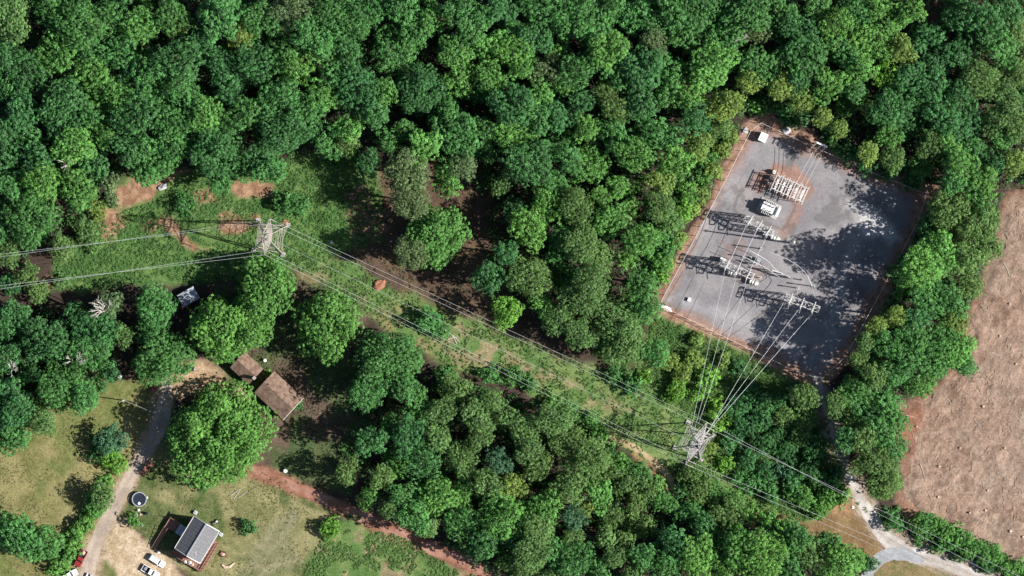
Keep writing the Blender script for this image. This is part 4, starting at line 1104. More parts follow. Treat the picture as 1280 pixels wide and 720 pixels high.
for i, (a, b) in enumerate((((1016, 190, 8.7), (995, 230, 5.9)), ((1021.5, 192, 8.7), (1000, 233, 5.9)), ((1027, 194.5, 8.7), (1005, 236, 5.9)))):
    sub_wire(['left', 'middle', 'right'][i] + ' conductor dropping from the two-pole frame to the bus rack', a, b)
for i, (a, b) in enumerate((((936, 275, 9.6), (910, 332, 9.8)), ((949, 282, 9.6), (922, 337, 9.8)), ((962, 289, 9.6), (935, 343, 9.8)))):
    sub_wire(['left', 'middle', 'right'][i] + ' conductor strung between the upper and middle gantries', a, b, 0.6)
# post supports with insulators
def support(label, px, py, h=3.4, arm=True):
    t = thing('bus_support', label, 'bus support', W(px, py), UA, 'bus supports between the gantries')
    MB().box((0, 0, 0.1), (0.8, 0.8, 0.2)).build('footing', M['concrete'], t)
    MB().beam((0, 0, 0.1), (0, 0, h), 0.22).build('post', M['steel'], t)
    if arm:
        MB().box((0, 0, h + 0.06), (2.2, 0.2, 0.16)).build('crossarm', M['steel'], t)
        for x in (-0.95, 0, 0.95): insulator((x, 0, h + 0.14), (x, 0, h + 1.2), t, 0.15)
    else:
        insulator((0, 0, h), (0, 0, h + 1.3), t, 0.2)
for lb, px, py, h, ar in (('single white support post at the upper curve of the loop conductor', 951, 311, 5.2, False), ('white support post left of centre, under the first sloping conductor', 938, 322, 4.2, False),
                          ('low three-insulator support behind the middle gantry', 945, 330, 3.0, True), ('low three-insulator support beside the right end of the middle gantry', 950, 347, 3.0, True),
                          ('three-insulator support midway between middle and dead-end gantries', 985, 346, 4.0, True), ('tall post support just above the dead-end gantry', 1003, 350, 5.2, False), ('single post support right of the loop conductor end', 1016, 358, 5.0, False), ('single post support above the middle of the dead-end gantry', 997, 360, 3.6, False)):
    support(lb, px, py, h, ar)
def switch_stand():
    t = thing('disconnect_switch', 'white disconnect switch on a stand with cross-shaped shadow', 'switch', W(970, 340), UA + 0.1)
    for x in (-1.2, 1.2):
        MB().beam((x, 0, 0), (x, 0, 4.3), 0.2).build('post', M['steel'], t)
    MB().box((0, 0, 4.4), (3.4, 0.3, 0.24)).build('base_beam', M['white'], t)
    for x in (-1.4, 0, 1.4): insulator((x, 0, 4.5), (x, 0, 5.6), t, 0.2)
    MB().tube((-1.5, 0, 5.7), (1.5, 0.1, 5.7), 0.1, 0.07, 6).build('switch_blade', M['white'], t)
switch_stand()
def cabinet(label, px, py, d, m, rz=UA):
    t = thing('equipment_cabinet', label, 'cabinet', W(px, py), rz, 'cabinets on the gravel pad')
    MB().box((0, 0, 0.06), (d[0] + 0.3, d[1] + 0.3, 0.12)).build('plinth', M['concrete'], t)
    MB().box((0, 0, d[2] / 2 + 0.12), d).build('case', m, t, 0.03)
    MB().box((0, 0, d[2] + 0.16), (d[0] + 0.12, d[1] + 0.12, 0.07)).build('lid', m, t)
    MB().box((0, -d[1] / 2 - 0.02, d[2] / 2 + 0.15), (d[0] * 0.8, 0.03, d[2] * 0.8)).build('door', m, t)
cabinet('pale cabinet at the left end of the middle gantry', 903, 325, (1.4, 1.0, 2.3), M['lgrey'])
cabinet('grey cabinet behind the middle gantry', 948, 325, (0.9, 0.9, 2.4), M['grey'])
cabinet('small white box alone near the lower left pad edge', 861.5, 374.5, (0.7, 0.9, 0.7), M['white'])
cabinet('low grey cabinet under the upper gantry', 957, 293, (1.2, 0.8, 1.5), M['lgrey'])
def breaker(label, px, py):
    t = thing('circuit_breaker', label, 'breaker', W(px, py), UA, 'circuit breakers under the gantries')
    MB().box((0, 0, 0.1), (2.4, 1.5, 0.2)).build('plinth', M['concrete'], t)
    for x in (-0.95, 0.95):
        for y in (-0.55, 0.55): MB().beam((x, y, 0.2), (x, y, 1.7), 0.13).build('leg', M['steel'], t)
    for x in (-0.75, 0, 0.75):
        MB().tube((x, -0.65, 1.9), (x, 0.65, 1.9), 0.26, None, 10).build('tank', M['white'], t)
        for sy in (-1, 1): insulator((x, sy * 0.42, 2.1), (x, sy * 0.85, 3.3), t, 0.13)
    MB().box((1.35, 0, 1.2), (0.5, 0.9, 1.4)).build('control_box', M['lgrey'], t)
    fr = MB()
    for y in (-0.55, 0.55): fr.beam((-1.1, y, 1.65), (1.1, y, 1.65), 0.12)
    fr.build('frame', M['steel'], t)
breaker('white circuit breaker below the right end of the upper gantry', 968, 297)
breaker('white circuit breaker below the right end of the middle gantry', 941, 352)
breaker('white circuit breaker left of the loop conductor', 914, 341)
# loop conductors
def loop_wire(label, pts, r=0.075):
    P = [W(*p) for p in spline(pts, 5)]
    return props(MB().path(P, r, 5).build('bus_conductor', M['wire']), label, 'cable', G2)
loop_wire('curved loop conductor bowing right between the gantries', [(951, 310, 6.6), (964, 316, 8.0), (982, 323, 8.6), (1000, 334, 9.2), (1010, 346, 9.8), (1015, 358, 9.2), (1019, 372, 11.6)])
loop_wire('sloping conductor ending at the disconnect switch', [(937, 313, 7.5), (950, 320, 6.6), (962, 328, 6.0), (970, 338, 5.9), (984, 345, 5.4), (993, 353, 6.5), (997, 368, 11.6)])
loop_wire('lowest sloping conductor below the disconnect switch', [(928, 320, 7.5), (942, 327, 6.6), (956, 334, 6.0), (966, 341, 5.9), (978, 350, 6.4), (986, 364, 11.4)])
G3 = 'conductors from the substation to the lower pylon'
A1 = [(905, 345, 9.4), (919.5, 349.5, 9.4), (932, 358, 9.4)]
B1 = [(864.5, 534, 23.5), (868, 537, 19.5), (872, 533, 15.6)]
for i in range(3):
    wire(['left', 'middle', 'right'][i] + ' conductor from the middle gantry down to the pylon', [W(*A1[i]), W(*B1[i])], 0.8, 0.036, G3)
A2 = [(981, 376, 9.8), (998, 387, 9.8), (1013, 394, 9.8)]
B2 = [(884, 541, 15.8), (880, 545, 19.8), (877, 549, 23.8)]
for i in range(3):
    wire(['left', 'middle', 'right'][i] + ' conductor from the dead-end gantry down to the pylon', [W(*A2[i]), W(*B2[i])], 0.8, 0.04, G3)

# fence of the pad
def fence():
    corners = [(824, 381), (870, 295), (900, 238), (938, 164), (951, 154), (1012, 182), (1090, 216), (1158, 243), (1148, 274), (1102, 362), (1056, 446), (1026, 474), (990, 462), (905, 421)]
    P = [W(*c) for c in corners]; c0 = P[0].copy()
    t = thing('chain_link_fence', 'chain link fence with pale posts around the gravel pad', 'fence', c0, 0)
    post = MB().tube((0, 0, 0), (0, 0, 2.5), 0.075, None, 6).mesh('post'); post.materials.append(M['lgrey'])
    rail = MB(); fab = MB()
    for a, b in zip(P, P[1:] + P[:1]):
        a = a - c0; b = b - c0; n = max(1, round((b - a).length / 3.0))
        rail.tube(a + Vector((0, 0, 2.42)), b + Vector((0, 0, 2.42)), 0.05, None, 5)
        for k in range(n):
            o = link('post', post, None, t); o.location = a.lerp(b, k / n)
        m = max(2, int((b - a).length / 0.35))
        for k in range(m):
            p = a.lerp(b, k / m); q = a.lerp(b, (k + 1) / m)
            z = Vector((0, 0, 1))
            fab.add([p + z * 0.1, q + z * 2.36, q + z * 2.36 + (q - p) * 0.06, p + z * 0.1 + (q - p) * 0.06], [(0, 1, 2, 3)])
            fab.add([q + z * 0.1, p + z * 2.36, p + z * 2.36 + (q - p) * 0.06, q + z * 0.1 + (q - p) * 0.06], [(0, 1, 2, 3)])
    rail.build('rail', M['lgrey'], t)
    f = fab.build('wire_mesh', M['steel'], t); f['kind'] = 'stuff'
fence()
def boulder(name, label, cat, px, py, d, m, seed, group=None, rz=0.0):
    bm = bmesh.new(); bmesh.ops.create_icosphere(bm, subdivisions=3, radius=1)
    rng = np.random.default_rng(seed); ph = rng.uniform(0, 6, 9)
    for v in bm.verts:
        c = v.co; k = 1 + 0.16 * math.sin(3 * c.x + ph[0]) * math.sin(4 * c.y + ph[1]) + 0.12 * math.sin(7 * c.z + ph[2] + 3 * c.x) + 0.08 * math.sin(11 * c.y + ph[3] + 5 * c.z)
        v.co = Vector((c.x * d[0] * k, c.y * d[1] * k, max(-0.05, c.z * d[2] * k)))
    me = bpy.data.meshes.new(name); bm.to_mesh(me); bm.free()
    o = link(name, me, m); o.location = W(px, py); o.rotation_euler = (0, 0, rz)
    return props(o, label, cat, group)
boulder('rubble_heap', 'pale grey rubble heap outside the fence above the substation', 'rubble heap', 983, 163.5, (1.2, 1.0, 0.9), M['stone'], 3, rz=0.4)
boulder('concrete_slab', 'long white slab of rubble at the left corner of the pad', 'slab', 831.5, 384.5, (1.9, 0.55, 0.35), M['white'], 4, rz=UA)
boulder('rubble_heap', 'pale rubble by the top left fence outside the pad', 'rubble heap', 931, 163, (0.9, 1.0, 0.6), M['stone'], 5)

# ------------------------------------------------------------------ houses
def gable(t, cx, L, Wd, eave, ridge, m, over=0.4, th=0.16, name='roof'):
    """gable roof along local y centred at cx (vector), returns two slopes as one roof each"""
    out = []
    for s in (-1, 1):
        mb = MB()
        x0, x1 = 0.0, s * (Wd / 2 + over); dz = (ridge - eave) * (over / (Wd / 2))
        y0, y1 = -L / 2 - over, L / 2 + over
        vs = []
        for z in (0, th):
            vs += [(cx[0] + x0, cx[1] + y0, ridge + z), (cx[0] + x1, cx[1] + y0, eave - dz + z), (cx[0] + x1, cx[1] + y1, eave - dz + z), (cx[0] + x0, cx[1] + y1, ridge + z)]
        mb.add(vs, [(0, 1, 2, 3), (4, 5, 6, 7), (0, 1, 5, 4), (1, 2, 6, 5), (2, 3, 7, 6), (3, 0, 4, 7)])
        o = mb.build(name, m if not isinstance(m, tuple) else m[0 if s < 0 else 1], t); out.append(o)
    return out
def gable_wall(t, cx, L, Wd, eave, ridge, m, z0=0.0):
    mb = MB(); w, l = Wd / 2, L / 2; x, y = cx
    vs = [(x - w, y - l, z0), (x + w, y - l, z0), (x + w, y + l, z0), (x - w, y + l, z0), (x - w, y - l, eave), (x + w, y - l, eave), (x + w, y + l, eave), (x - w, y + l, eave), (x, y - l, ridge - 0.02), (x, y + l, ridge - 0.02)]
    mb.add(vs, [(0, 3, 2, 1), (0, 1, 5, 8, 4), (2, 3, 7, 9, 6), (1, 2, 6, 5), (3, 0, 4, 7)])
    return mb.build('wall', m, t)
def window(t, c, d, axis):
    f = MB()
    f.box(c, (d[0] + 0.2, 0.1, d[1] + 0.2) if axis == 'y' else (0.1, d[0] + 0.2, d[1] + 0.2))
    fo = f.build('window', M['white'], t)
    s = 0.03
    g = MB(); g.box((c[0], c[1], c[2]), (d[0], 0.1 + 2 * s, d[1]) if axis == 'y' else (0.1 + 2 * s, d[0], d[1])); g.build('pane', M['glass'], fo)

hB = thing('house', 'grey gable-roofed house with white trim and red-brown deck', 'house', W(248, 673.3), math.radians(-31.3))
gable_wall(hB, (0, 0), 9.4, 7.3, 6.4, 8.7, M['siding'])
r1, r2 = gable(hB, (0, 0), 9.4, 7.3, 6.4, 8.7, M['roofdark'], 0.38, 0.14)
for s in (-1, 1):
    mb = MB(); mb.box((s * (3.65 + 0.42), 0, 6.24), (0.14, 10.3, 0.2)); mb.build('fascia', M['white'], hB)
    for y in (-1, 1):
        mb = MB(); mb.beam((s * 0.02, y * 5.14, 8.82), (s * 4.05, y * 5.14, 6.30), 0.16); mb.build('fascia', M['white'], hB)
    k = 11
    sm_ = MB()
    for i in range(k):
        y = -4.7 + 9.4 * i / (k - 1)
        sm_.beam((s * 0.1, y, 8.82), (s * 3.95, y, 6.38), 0.035)
    sm_.build('roof_seam', M['roofdark'], hB)
MB().box((0, 0, 8.88), (0.34, 10.2, 0.07)).build('ridge_cap', M['grey'], hB)
for x, y in ((1.5, -3.0), (1.9, -3.5)):
    MB().tube((x, y, 7.2), (x, y, 8.1), 0.13, None, 8).build('vent_pipe', M['white'], hB)
for y in (-2.8, 2.6): window(hB, (3.66, y, 2.9), (1.1, 1.3), 'x'); window(hB, (-3.66, y, 2.9), (1.1, 1.3), 'x')
window(hB, (-1.8, -4.71, 2.9), (1.2, 1.2), 'y'); window(hB, (1.5, 4.71, 2.9), (1.2, 1.2), 'y')
d = MB().box((1.2, -4.73, 2.5), (1.0, 0.08, 2.1)).build('door', M['brick'], hB); MB().box((1.55, -4.82, 2.5), (0.08, 0.1, 0.08)).build('handle', M['steel'], d)
def deck_piece(t, x0, y0, x1, y1, z, rails):
    dk = MB().box(((x0 + x1) / 2, (y0 + y1) / 2, z - 0.09), (x1 - x0, y1 - y0, 0.16)).build('deck', M['deck'], t)
    n = int(max(x1 - x0, y1 - y0) / 0.3); pl = MB()
    for k in range(n):
        if x1 - x0 > y1 - y0: a = x0 + (x1 - x0) * (k + 0.5) / n; pl.box((a, (y0 + y1) / 2, z + 0.02), ((x1 - x0) / n * 0.86, y1 - y0 - 0.04, 0.05))
        else: a = y0 + (y1 - y0) * (k + 0.5) / n; pl.box(((x0 + x1) / 2, a, z + 0.02), (x1 - x0 - 0.04, (y1 - y0) / n * 0.86, 0.05))
    pl.build('planking', M['deck'], dk)
    for x in (x0 + 0.15, x1 - 0.15):
        for y in (y0 + 0.15, y1 - 0.15):
            MB().box((x, y, (z - 0.1) / 2), (0.16, 0.16, z - 0.16)).build('deck_post', M['wood'], t)
    for (ax, ay, bx, by) in rails:
        L = math.hypot(bx - ax, by - ay); n = max(2, int(L / 1.1)); rb = MB()
        rb.beam((ax, ay, z + 1.0), (bx, by, z + 1.0), 0.12); rb.beam((ax, ay, z + 0.5), (bx, by, z + 0.5), 0.08)
        for k in range(n + 1):
            rb.box((ax + (bx - ax) * k / n, ay + (by - ay) * k / n, z + 0.5), (0.11, 0.11, 1.0))
        rb.build('railing', M['deck'], t)
deck_piece(hB, 3.75, -7.4, 5.7, 2.0, 1.5, [(5.65, -7.3, 5.65, 1.9), (4.9, -6.6, 4.9, 1.2)])
deck_piece(hB, -4.3, -7.4, 3.7, -4.78, 1.5, [(-4.2, -7.35, 2.4, -7.35), (-4.25, -7.3, -4.25, -4.9)])
deck_piece(hB, -9.7, -1.7, -5.9, 1.2, 1.4, [(-9.6, 1.1, -6, 1.1), (-8.4, -1.6, -6, -1.6)])
rp = MB(); rp.add([(-9.75, -1.75, 1.3), (-8.55, -1.75, 1.3), (-8.55, -9.0, 0.06), (-9.75, -9.0, 0.06), (-9.75, -1.75, 1.42), (-8.55, -1.75, 1.42), (-8.55, -9.0, 0.18), (-9.75, -9.0, 0.18)], [(0, 1, 2, 3), (4, 5, 6, 7), (0, 1, 5, 4), (1, 2, 6, 5), (2, 3, 7, 6), (3, 0, 4, 7)])
for x in (-9.7, -8.6):
    for k in range(7):
        y = -1.9 - k * 1.15; z = 1.42 - 1.24 * (-1.75 - y) / 7.25
        rp.box((x, y, z + 0.4), (0.1, 0.1, 1.0))
    rp.beam((x, -1.75, 2.3), (x, -8.9, 1.1), 0.1)
rp.build('ramp', M['deck'], hB)
MB().box((-5.0, -0.3, 3.25), (2.5, 2.9, 0.12)).build('porch_roof', M['tin'], hB)
for x, y in ((-6.1, -1.6), (-6.1, 1.0)):
    MB().box((x, y, 2.3), (0.14, 0.14, 1.8)).build('porch_post', M['wood'], hB)

hA = thing('house', 'old brown-roofed house in two staggered wings with a chimney', 'house', W(330, 478), math.radians(47))
def loc(px, py, o=hA):
    w = W(px, py) - o.location; a = -o.rotation_euler.z
    return (w.x * math.cos(a) - w.y * math.sin(a), w.x * math.sin(a) + w.y * math.cos(a))
c1, c2 = loc(309, 460), loc(349, 494)
gable_wall(hA, c1, 6.2, 5.2, 2.9, 4.4, M['brick']); ra = gable(hA, c1, 6.2, 5.2, 2.9, 4.4, M['roofbrown'], 0.4, 0.15)
gable_wall(hA, c2, 10.0, 7.2, 3.0, 4.9, M['brick']); rb_ = gable(hA, c2, 10.0, 7.2, 3.0, 4.9, M['roofbrown'], 0.45, 0.15)
cc = loc(319, 472)
ch = MB().box((cc[0], cc[1], 4.2), (0.7, 0.7, 3.4)).build('chimney', M['brick'], hA); MB().box((cc[0], cc[1], 5.95), (0.85, 0.85, 0.14)).build('chimney_cap', M['concrete'], ch)
cc = loc(337, 480)
MB().tube((cc[0], cc[1], 3.6), (cc[0], cc[1], 5.5), 0.16, None, 8).build('vent_pipe', M['dark'], hA)
for k in (-2.6, 0.4, 3.2): window(hA, (c2[0] - 3.61, c2[1] + k, 1.7), (1.1, 1.2), 'x')
MB().box((c1[0] - 2.61, c1[1] - 1.2, 1.1), (0.08, 1.0, 2.1)).build('door', M['white'], hA)
MB().box((c2[0], c2[1] - 5.49, 2.86), (8.2, 0.1, 0.18)).build('fascia', M['white'], hA)

sh = thing('shed', 'small grey tin-roofed shed in the shade among trees', 'shed', W(236, 371), math.radians(30))
gable_wall(sh, (0, 0), 3.2, 4.6, 2.2, 2.7, M['wood'])
gable(sh, (0, 0), 3.2, 4.6, 2.2, 2.7, M['tin'], 0.3, 0.06)
rb = MB()
for s in (-1, 1):
    for k in range(9):
        y = -1.8 + 3.6 * k / 8; rb.beam((s * 0.05, y, 2.79), (s * 2.5, y, 2.25), 0.05)
rb.build('roof_rib', M['tin'], sh)
MB().box((2.32, 0, 1.0), (0.06, 1.3, 1.9)).build('door', M['grey'], sh)

# ------------------------------------------------------------------ vehicles
def vehicle(name, label, cat, px, py, ang, L, Wd, H, paint, kind, group=None, bed=None):
    """x forward. ang: heading in photo degrees (0 right, 90 up)"""
    t = thing(name, label, cat, W(px, py), math.radians(ang), group)
    w = Wd / 2; z0 = 0.32; zb = H * 0.56
    def sec(x, wid, zl, zh):
        return [(x, -wid, zl), (x, -wid * 1.0, zl + (zh - zl) * 0.7), (x, -wid * 0.88, zh), (x, wid * 0.88, zh), (x, wid, zl + (zh - zl) * 0.7), (x, wid, zl)]
    mb = MB()
    if kind == 'pickup':
        mb.loft([sec(-L * 0.08, w, z0, zb), sec(L * 0.22, w, z0, zb), sec(L * 0.40, w * 0.97, z0, zb * 0.95), sec(L * 0.48, w * 0.9, z0 + 0.05, zb * 0.86), sec(L * 0.5, w * 0.8, z0 + 0.1, zb * 0.75)])
    else:
        mb.loft([sec(-L * 0.5, w * 0.84, z0 + 0.12, zb * 0.85), sec(-L * 0.47, w * 0.95, z0, zb * 0.97), sec(-L * 0.3, w, z0, zb), sec(L * 0.22, w, z0, zb), sec(L * 0.40, w * 0.96, z0, zb * 0.93), sec(L * 0.48, w * 0.88, z0 + 0.05, zb * 0.82), sec(L * 0.5, w * 0.78, z0 + 0.1, zb * 0.72)])
    body = mb.build('body', paint, t)
    # greenhouse
    xr, xf = {'sedan': (-0.36, 0.20), 'suv': (-0.47, 0.20), 'pickup': (-0.10, 0.20)}[kind]
    rr, rf_ = {'sedan': (-0.22, 0.06), 'suv': (-0.42, 0.10), 'pickup': (-0.07, 0.09)}[kind]
    gw = w * 0.92; tw = w * 0.76
    lo = [(xr * L, -gw, zb - 0.02), (xf * L, -gw, zb - 0.02), (xf * L, gw, zb - 0.02), (xr * L, gw, zb - 0.02)]
    hi = [(rr * L, -tw, H - 0.06), (rf_ * L, -tw, H - 0.06), (rf_ * L, tw, H - 0.06), (rr * L, tw, H - 0.06)]
    MB().loft([lo, hi]).build('glasshouse', M['glass'], t)
    cx = (rr + rf_) / 2 * L
    MB().box((cx, 0, H - 0.03), ((rf_ - rr) * L + 0.06, tw * 2 + 0.06, 0.07), taper=0.95).build('roof', paint, t)
    pl = MB()
    for a, b in zip(lo, hi): pl.beam(Vector(a) * 1.004, Vector(b) * 1.004, 0.1)
    if kind != 'pickup':
        for s in (-1, 1): pl.beam(((xr + xf) / 2 * L, s * gw * 1.01, zb), ((rr + rf_) / 2 * L, s * tw * 1.01, H - 0.05), 0.1)
    pl.build('pillars', paint, t)
    if kind == 'pickup':
        bx0, bx1 = -L * 0.5, -L * 0.085
        MB().box(((bx0 + bx1) / 2, 0, z0 + 0.2), (bx1 - bx0, Wd * 0.92, 0.12)).build('bed_floor', bed or M['dark'], t)
        for s in (-1, 1):
            MB().box(((bx0 + bx1) / 2, s * (w - 0.09), (z0 + zb) / 2), (bx1 - bx0, 0.17, zb - z0)).build('bed_side', paint, t)
        MB().box((bx0 + 0.05, 0, (z0 + zb) / 2), (0.1, Wd * 0.88, zb - z0 - 0.06)).build('tailgate', paint, t)
    for x in (-L * 0.30, L * 0.32):
        for s in (-1, 1):
            ty = MB().tube((x, s * (w - 0.2), 0.34), (x, s * (w + 0.02), 0.34), 0.34, None, 14).build('wheel', M['rubber'], t)
            MB().tube((x, s * (w + 0.0), 0.34), (x, s * (w + 0.035), 0.34), 0.2, None, 10).build('rim', M['steel'], ty)
    for s in (-1, 1):
        MB().box((L * 0.487, s * w * 0.62, zb * 0.74), (0.14, 0.36, 0.16)).build('headlight', M['white'], t)
        MB().box((-L * 0.49, s * w * 0.68, zb * 0.78), (0.1, 0.22, 0.2)).build('taillight', M['redcar'], t)
        MB().box((xf * L * 0.86, s * (w + 0.1), zb + 0.1), (0.16, 0.2, 0.14)).build('mirror', paint, t)
    MB().box((L * 0.49, 0, 0.42), (0.16, Wd * 0.86, 0.2)).build('bumper', M['grey'], t)
    MB().box((-L * 0.505, 0, 0.42), (0.12, Wd * 0.86, 0.2)).build('bumper', M['grey'], t)
    return t
vehicle('pickup_truck', 'red pickup truck with a loaded bed at the drive edge', 'pickup truck', 101, 698, -118, 5.1, 1.9, 1.75, M['redcar'], 'pickup')
vehicle('parked_car', 'white estate car parked by the house deck', 'car', 196.5, 701, -33, 4.9, 1.9, 1.6, M['white'], 'suv')
vehicle('pickup_truck', 'white pickup truck with dark bed below the white car', 'pickup truck', 188.5, 714.5, -30, 5.2, 1.95, 1.75, M['white'], 'pickup')
vehicle('parked_car', 'old rusty brown and white car beside the driveway shadow', 'car', 183.5, 585, 48, 4.1, 1.75, 1.4, M['rust'], 'sedan')
vehicle('parked_car', 'black car half under the tree by the tan yard', 'car', 233, 461.5, 14, 4.5, 1.8, 1.45, M['blackcar'], 'sedan')
vehicle('parked_van', 'white van cut off at the bottom edge near the hedge', 'van', 87, 719, 28, 4.8, 1.95, 2.0, M['white'], 'suv')
vehicle('parked_car', 'white car just entering at the bottom edge', 'car', 117, 723, -20, 4.5, 1.8, 1.45, M['white'], 'sedan')
def load(label, px, py, z, name, cat, m, d, seed):
    o = boulder(name, label, cat, px, py, d, m, seed); o.location.z = z; return o
load('pale bundle lying in the bed of the red pickup', 104.5, 690.5, 0.6, 'cargo_bundle', 'bundle', M['paleclay'], (0.55, 0.6, 0.55), 12)
load('grey bundle lying in the bed of the white pickup', 182.5, 711, 0.6, 'cargo_bundle', 'bundle', M['grey'], (0.6, 0.5, 0.5), 13)
def mower():
    t = thing('riding_mower', 'small red riding mower on bare soil above the driveway', 'mower', W(190, 485), 0.4)
    MB().box((0.45, 0, 0.6), (0.9, 0.7, 0.5), taper=0.85).build('hood', M['redcar'], t)
    MB().box((-0.45, 0, 0.5), (1.0, 1.0, 0.25)).build('fender', M['redcar'], t)
    MB().box((-0.4, 0, 0.85), (0.5, 0.5, 0.4), taper=0.8).build('seat', M['dark'], t)
    MB().box((0.0, 0, 0.28), (1.0, 1.3, 0.16)).build('mower_deck', M['redcar'], t)
    MB().tube((0.1, 0, 0.8), (-0.05, 0, 1.15), 0.04, None, 6).build('steering_column', M['dark'], t)
    for x, r in ((0.7, 0.22), (-0.5, 0.32)):
        for s in (-1, 1): MB().tube((x, s * 0.42, r), (x, s * 0.62, r), r, None, 10).build('wheel', M['rubber'], t)
mower()
def pool():
    t = thing('round_pool', 'round above-ground pool with dark surface and grey rim', 'pool', W(174.5, 624), 0.2)
    MB().lathe((0, 0, 0), [(1.9, 0), (1.94, 0.1), (1.94, 0.93), (1.9, 0.98)], 40).build('wall', M['lgrey'], t)
    MB().lathe((0, 0, 1.0), [(1.80, 0), (1.78, 0.05), (0.01, 0.04)], 40).build('cover', M['cover'], t)
    rm = MB(); n = 40; vs = []
    for k in range(n):
        a = 2 * math.pi * k / n
        for r, z in ((1.78, 1.12), (2.06, 1.12), (2.06, 1.2), (1.78, 1.2)): vs.append((r * math.cos(a), r * math.sin(a), z))
    rm.add(vs, [(4 * k + i, 4 * k + (i + 1) % 4, (4 * k + (i + 1) % 4 + 4) % (4 * n), (4 * k + i + 4) % (4 * n)) for k in range(n) for i in range(4)])
    rm.build('rim', M['grey'], t)
    for k in range(12):
        a = 2 * math.pi * k / 12
        MB().box((1.99 * math.cos(a), 1.99 * math.sin(a), 0.56), (0.1, 0.12, 1.1), a).build('upright', M['grey'], t)
    lad = MB()
    for s in (-0.25, 0.25): lad.beam((2.35, s, 0), (2.1, s, 1.7), 0.08)
    for k in range(5): lad.beam((2.33 - k * 0.05, -0.25, 0.3 + k * 0.28), (2.33 - k * 0.05, 0.25, 0.3 + k * 0.28), 0.07)
    lad.build('ladder', M['white'], t)
pool()
load('white lump standing for the glint on the dark pool cover', 174.2, 629, 1.06, 'pool_glint', 'glint', M['white'], (0.35, 0.4, 0.12), 14)  # solid white blob stands in for a glint on the cover
def chair(label, px, py, rz, m):
    t = thing('garden_chair', label, 'chair', W(px, py), rz, 'garden chairs and seats near the pool')
    MB().box((0, 0, 0.42), (0.55, 0.55, 0.06)).build('seat', m, t)
    MB().box((-0.27, 0, 0.75), (0.06, 0.55, 0.6)).build('backrest', m, t)
    for s in (-1, 1):
        MB().box((0.0, s * 0.28, 0.64), (0.55, 0.07, 0.05)).build('armrest', m, t)
        for x in (-0.23, 0.23): MB().box((x, s * 0.23, 0.2), (0.06, 0.06, 0.4)).build('leg', m, t)
chair('white garden chair nearest the pool', 174, 637.5, 0.5, M['white'])
chair('white garden chair left of the black bin', 171, 644, 2.2, M['white'])
chair('pale garden chair between pool and bin, rightmost', 176.5, 643, 1.4, M['paleclay'])
chair('white chair lying alone below the small bush', 177.5, 656.5, 2.8, M['white'])
def bin_(label, px, py, m, r=0.35, h=1.0):
    t = thing('rubbish_bin', label, 'bin', W(px, py), 0.3)
    MB().lathe((0, 0, 0), [(r * 0.8, 0), (r, h)], 12).build('bin_body', m, t)
    MB().lathe((0, 0, h), [(r * 1.1, 0), (r * 1.1, 0.08), (r * 0.4, 0.16)], 12).build('lid', m, t)
bin_('tall black rubbish bin on grass below the pool', 184.5, 642, M['dark'], 0.42, 1.2)
bin_('white drum at the lower left of the dark brown soil', 357, 588.5, M['white'], 0.5, 1.0)
bin_('white drum under the tree edge near the tan yard', 150.5, 471, M['white'], 0.55, 1.0)
bin_('white drum beside the brown-roofed house upper wall', 331.5, 450.5, M['white'], 0.42, 1.0)
bin_('white drum at the gate of the grey-roofed house ramp', 199, 690, M['white'], 0.35, 0.9)
def ac(label, px, py):
    t = thing('cooling_unit', label, 'cooling unit', W(px, py), math.radians(-31))
    MB().box((0, 0, 0.45), (0.95, 0.95, 0.9)).build('case', M['lgrey'], t, 0.04)
    MB().lathe((0, 0, 0.9), [(0.38, 0), (0.38, 0.05), (0.1, 0.07)], 14).build('fan_grille', M['grey'], t)
ac('pale cooling unit behind the upper end of the grey house', 244.5, 640.5)
ac('pale cooling unit by the right corner of the grey house', 276.5, 668)
def motorbike(label, px, py, rz):
    t = thing('quad_bike', label, 'quad bike', W(px, py), rz)
    MB().box((0, 0, 0.62), (1.5, 0.5, 0.35), taper=0.7).build('body', M['white'], t)
    MB().box((-0.2, 0, 0.86), (0.7, 0.36, 0.16)).build('seat', M['dark'], t)
    MB().tube((0.42, -0.4, 1.05), (0.42, 0.4, 1.05), 0.035, None, 6).build('handlebar', M['dark'], t)
    for x in (-0.6, 0.6):
        for s in (-1, 1): MB().tube((x, s * 0.3, 0.3), (x, s * 0.55, 0.3), 0.3, None, 10).build('wheel', M['rubber'], t)
motorbike('white quad bike in the shade right of the grey house', 269, 653, 0.5)
def cart(label, px, py, rz):
    t = thing('utility_trailer', label, 'trailer', W(px, py), rz)
    MB().box((0, 0, 0.45), (1.6, 1.1, 0.1)).build('bed_floor', M['rust'], t)
    for s in (-1, 1): MB().box((0, s * 0.55, 0.65), (1.6, 0.06, 0.35)).build('side_panel', M['rust'], t)
    for s in (-1, 1): MB().tube((0, s * 0.6, 0.3), (0, s * 0.75, 0.3), 0.3, None, 10).build('wheel', M['rubber'], t)
    MB().beam((0.8, 0, 0.42), (1.7, 0, 0.35), 0.08).build('drawbar', M['dark'], t)
cart('small rusty trailer with pale load right of the deck', 279, 692.5, -0.6)
load('pale load piled on the small rusty trailer', 279, 692.5, 0.55, 'cargo_bundle', 'bundle', M['paleclay'], (0.6, 0.4, 0.3), 15)
o = MB().path([W(277.5, 706, 0.2), W(281, 709, 0.22), W(287, 708.5, 0.25), W(293, 703.5, 0.2)], [0.3, 0.42, 0.42, 0.2], 8).build('crumpled_tarp', M['paleclay'])
props(o, 'pale curved crumpled tarp on the lawn right of the deck', 'tarp')
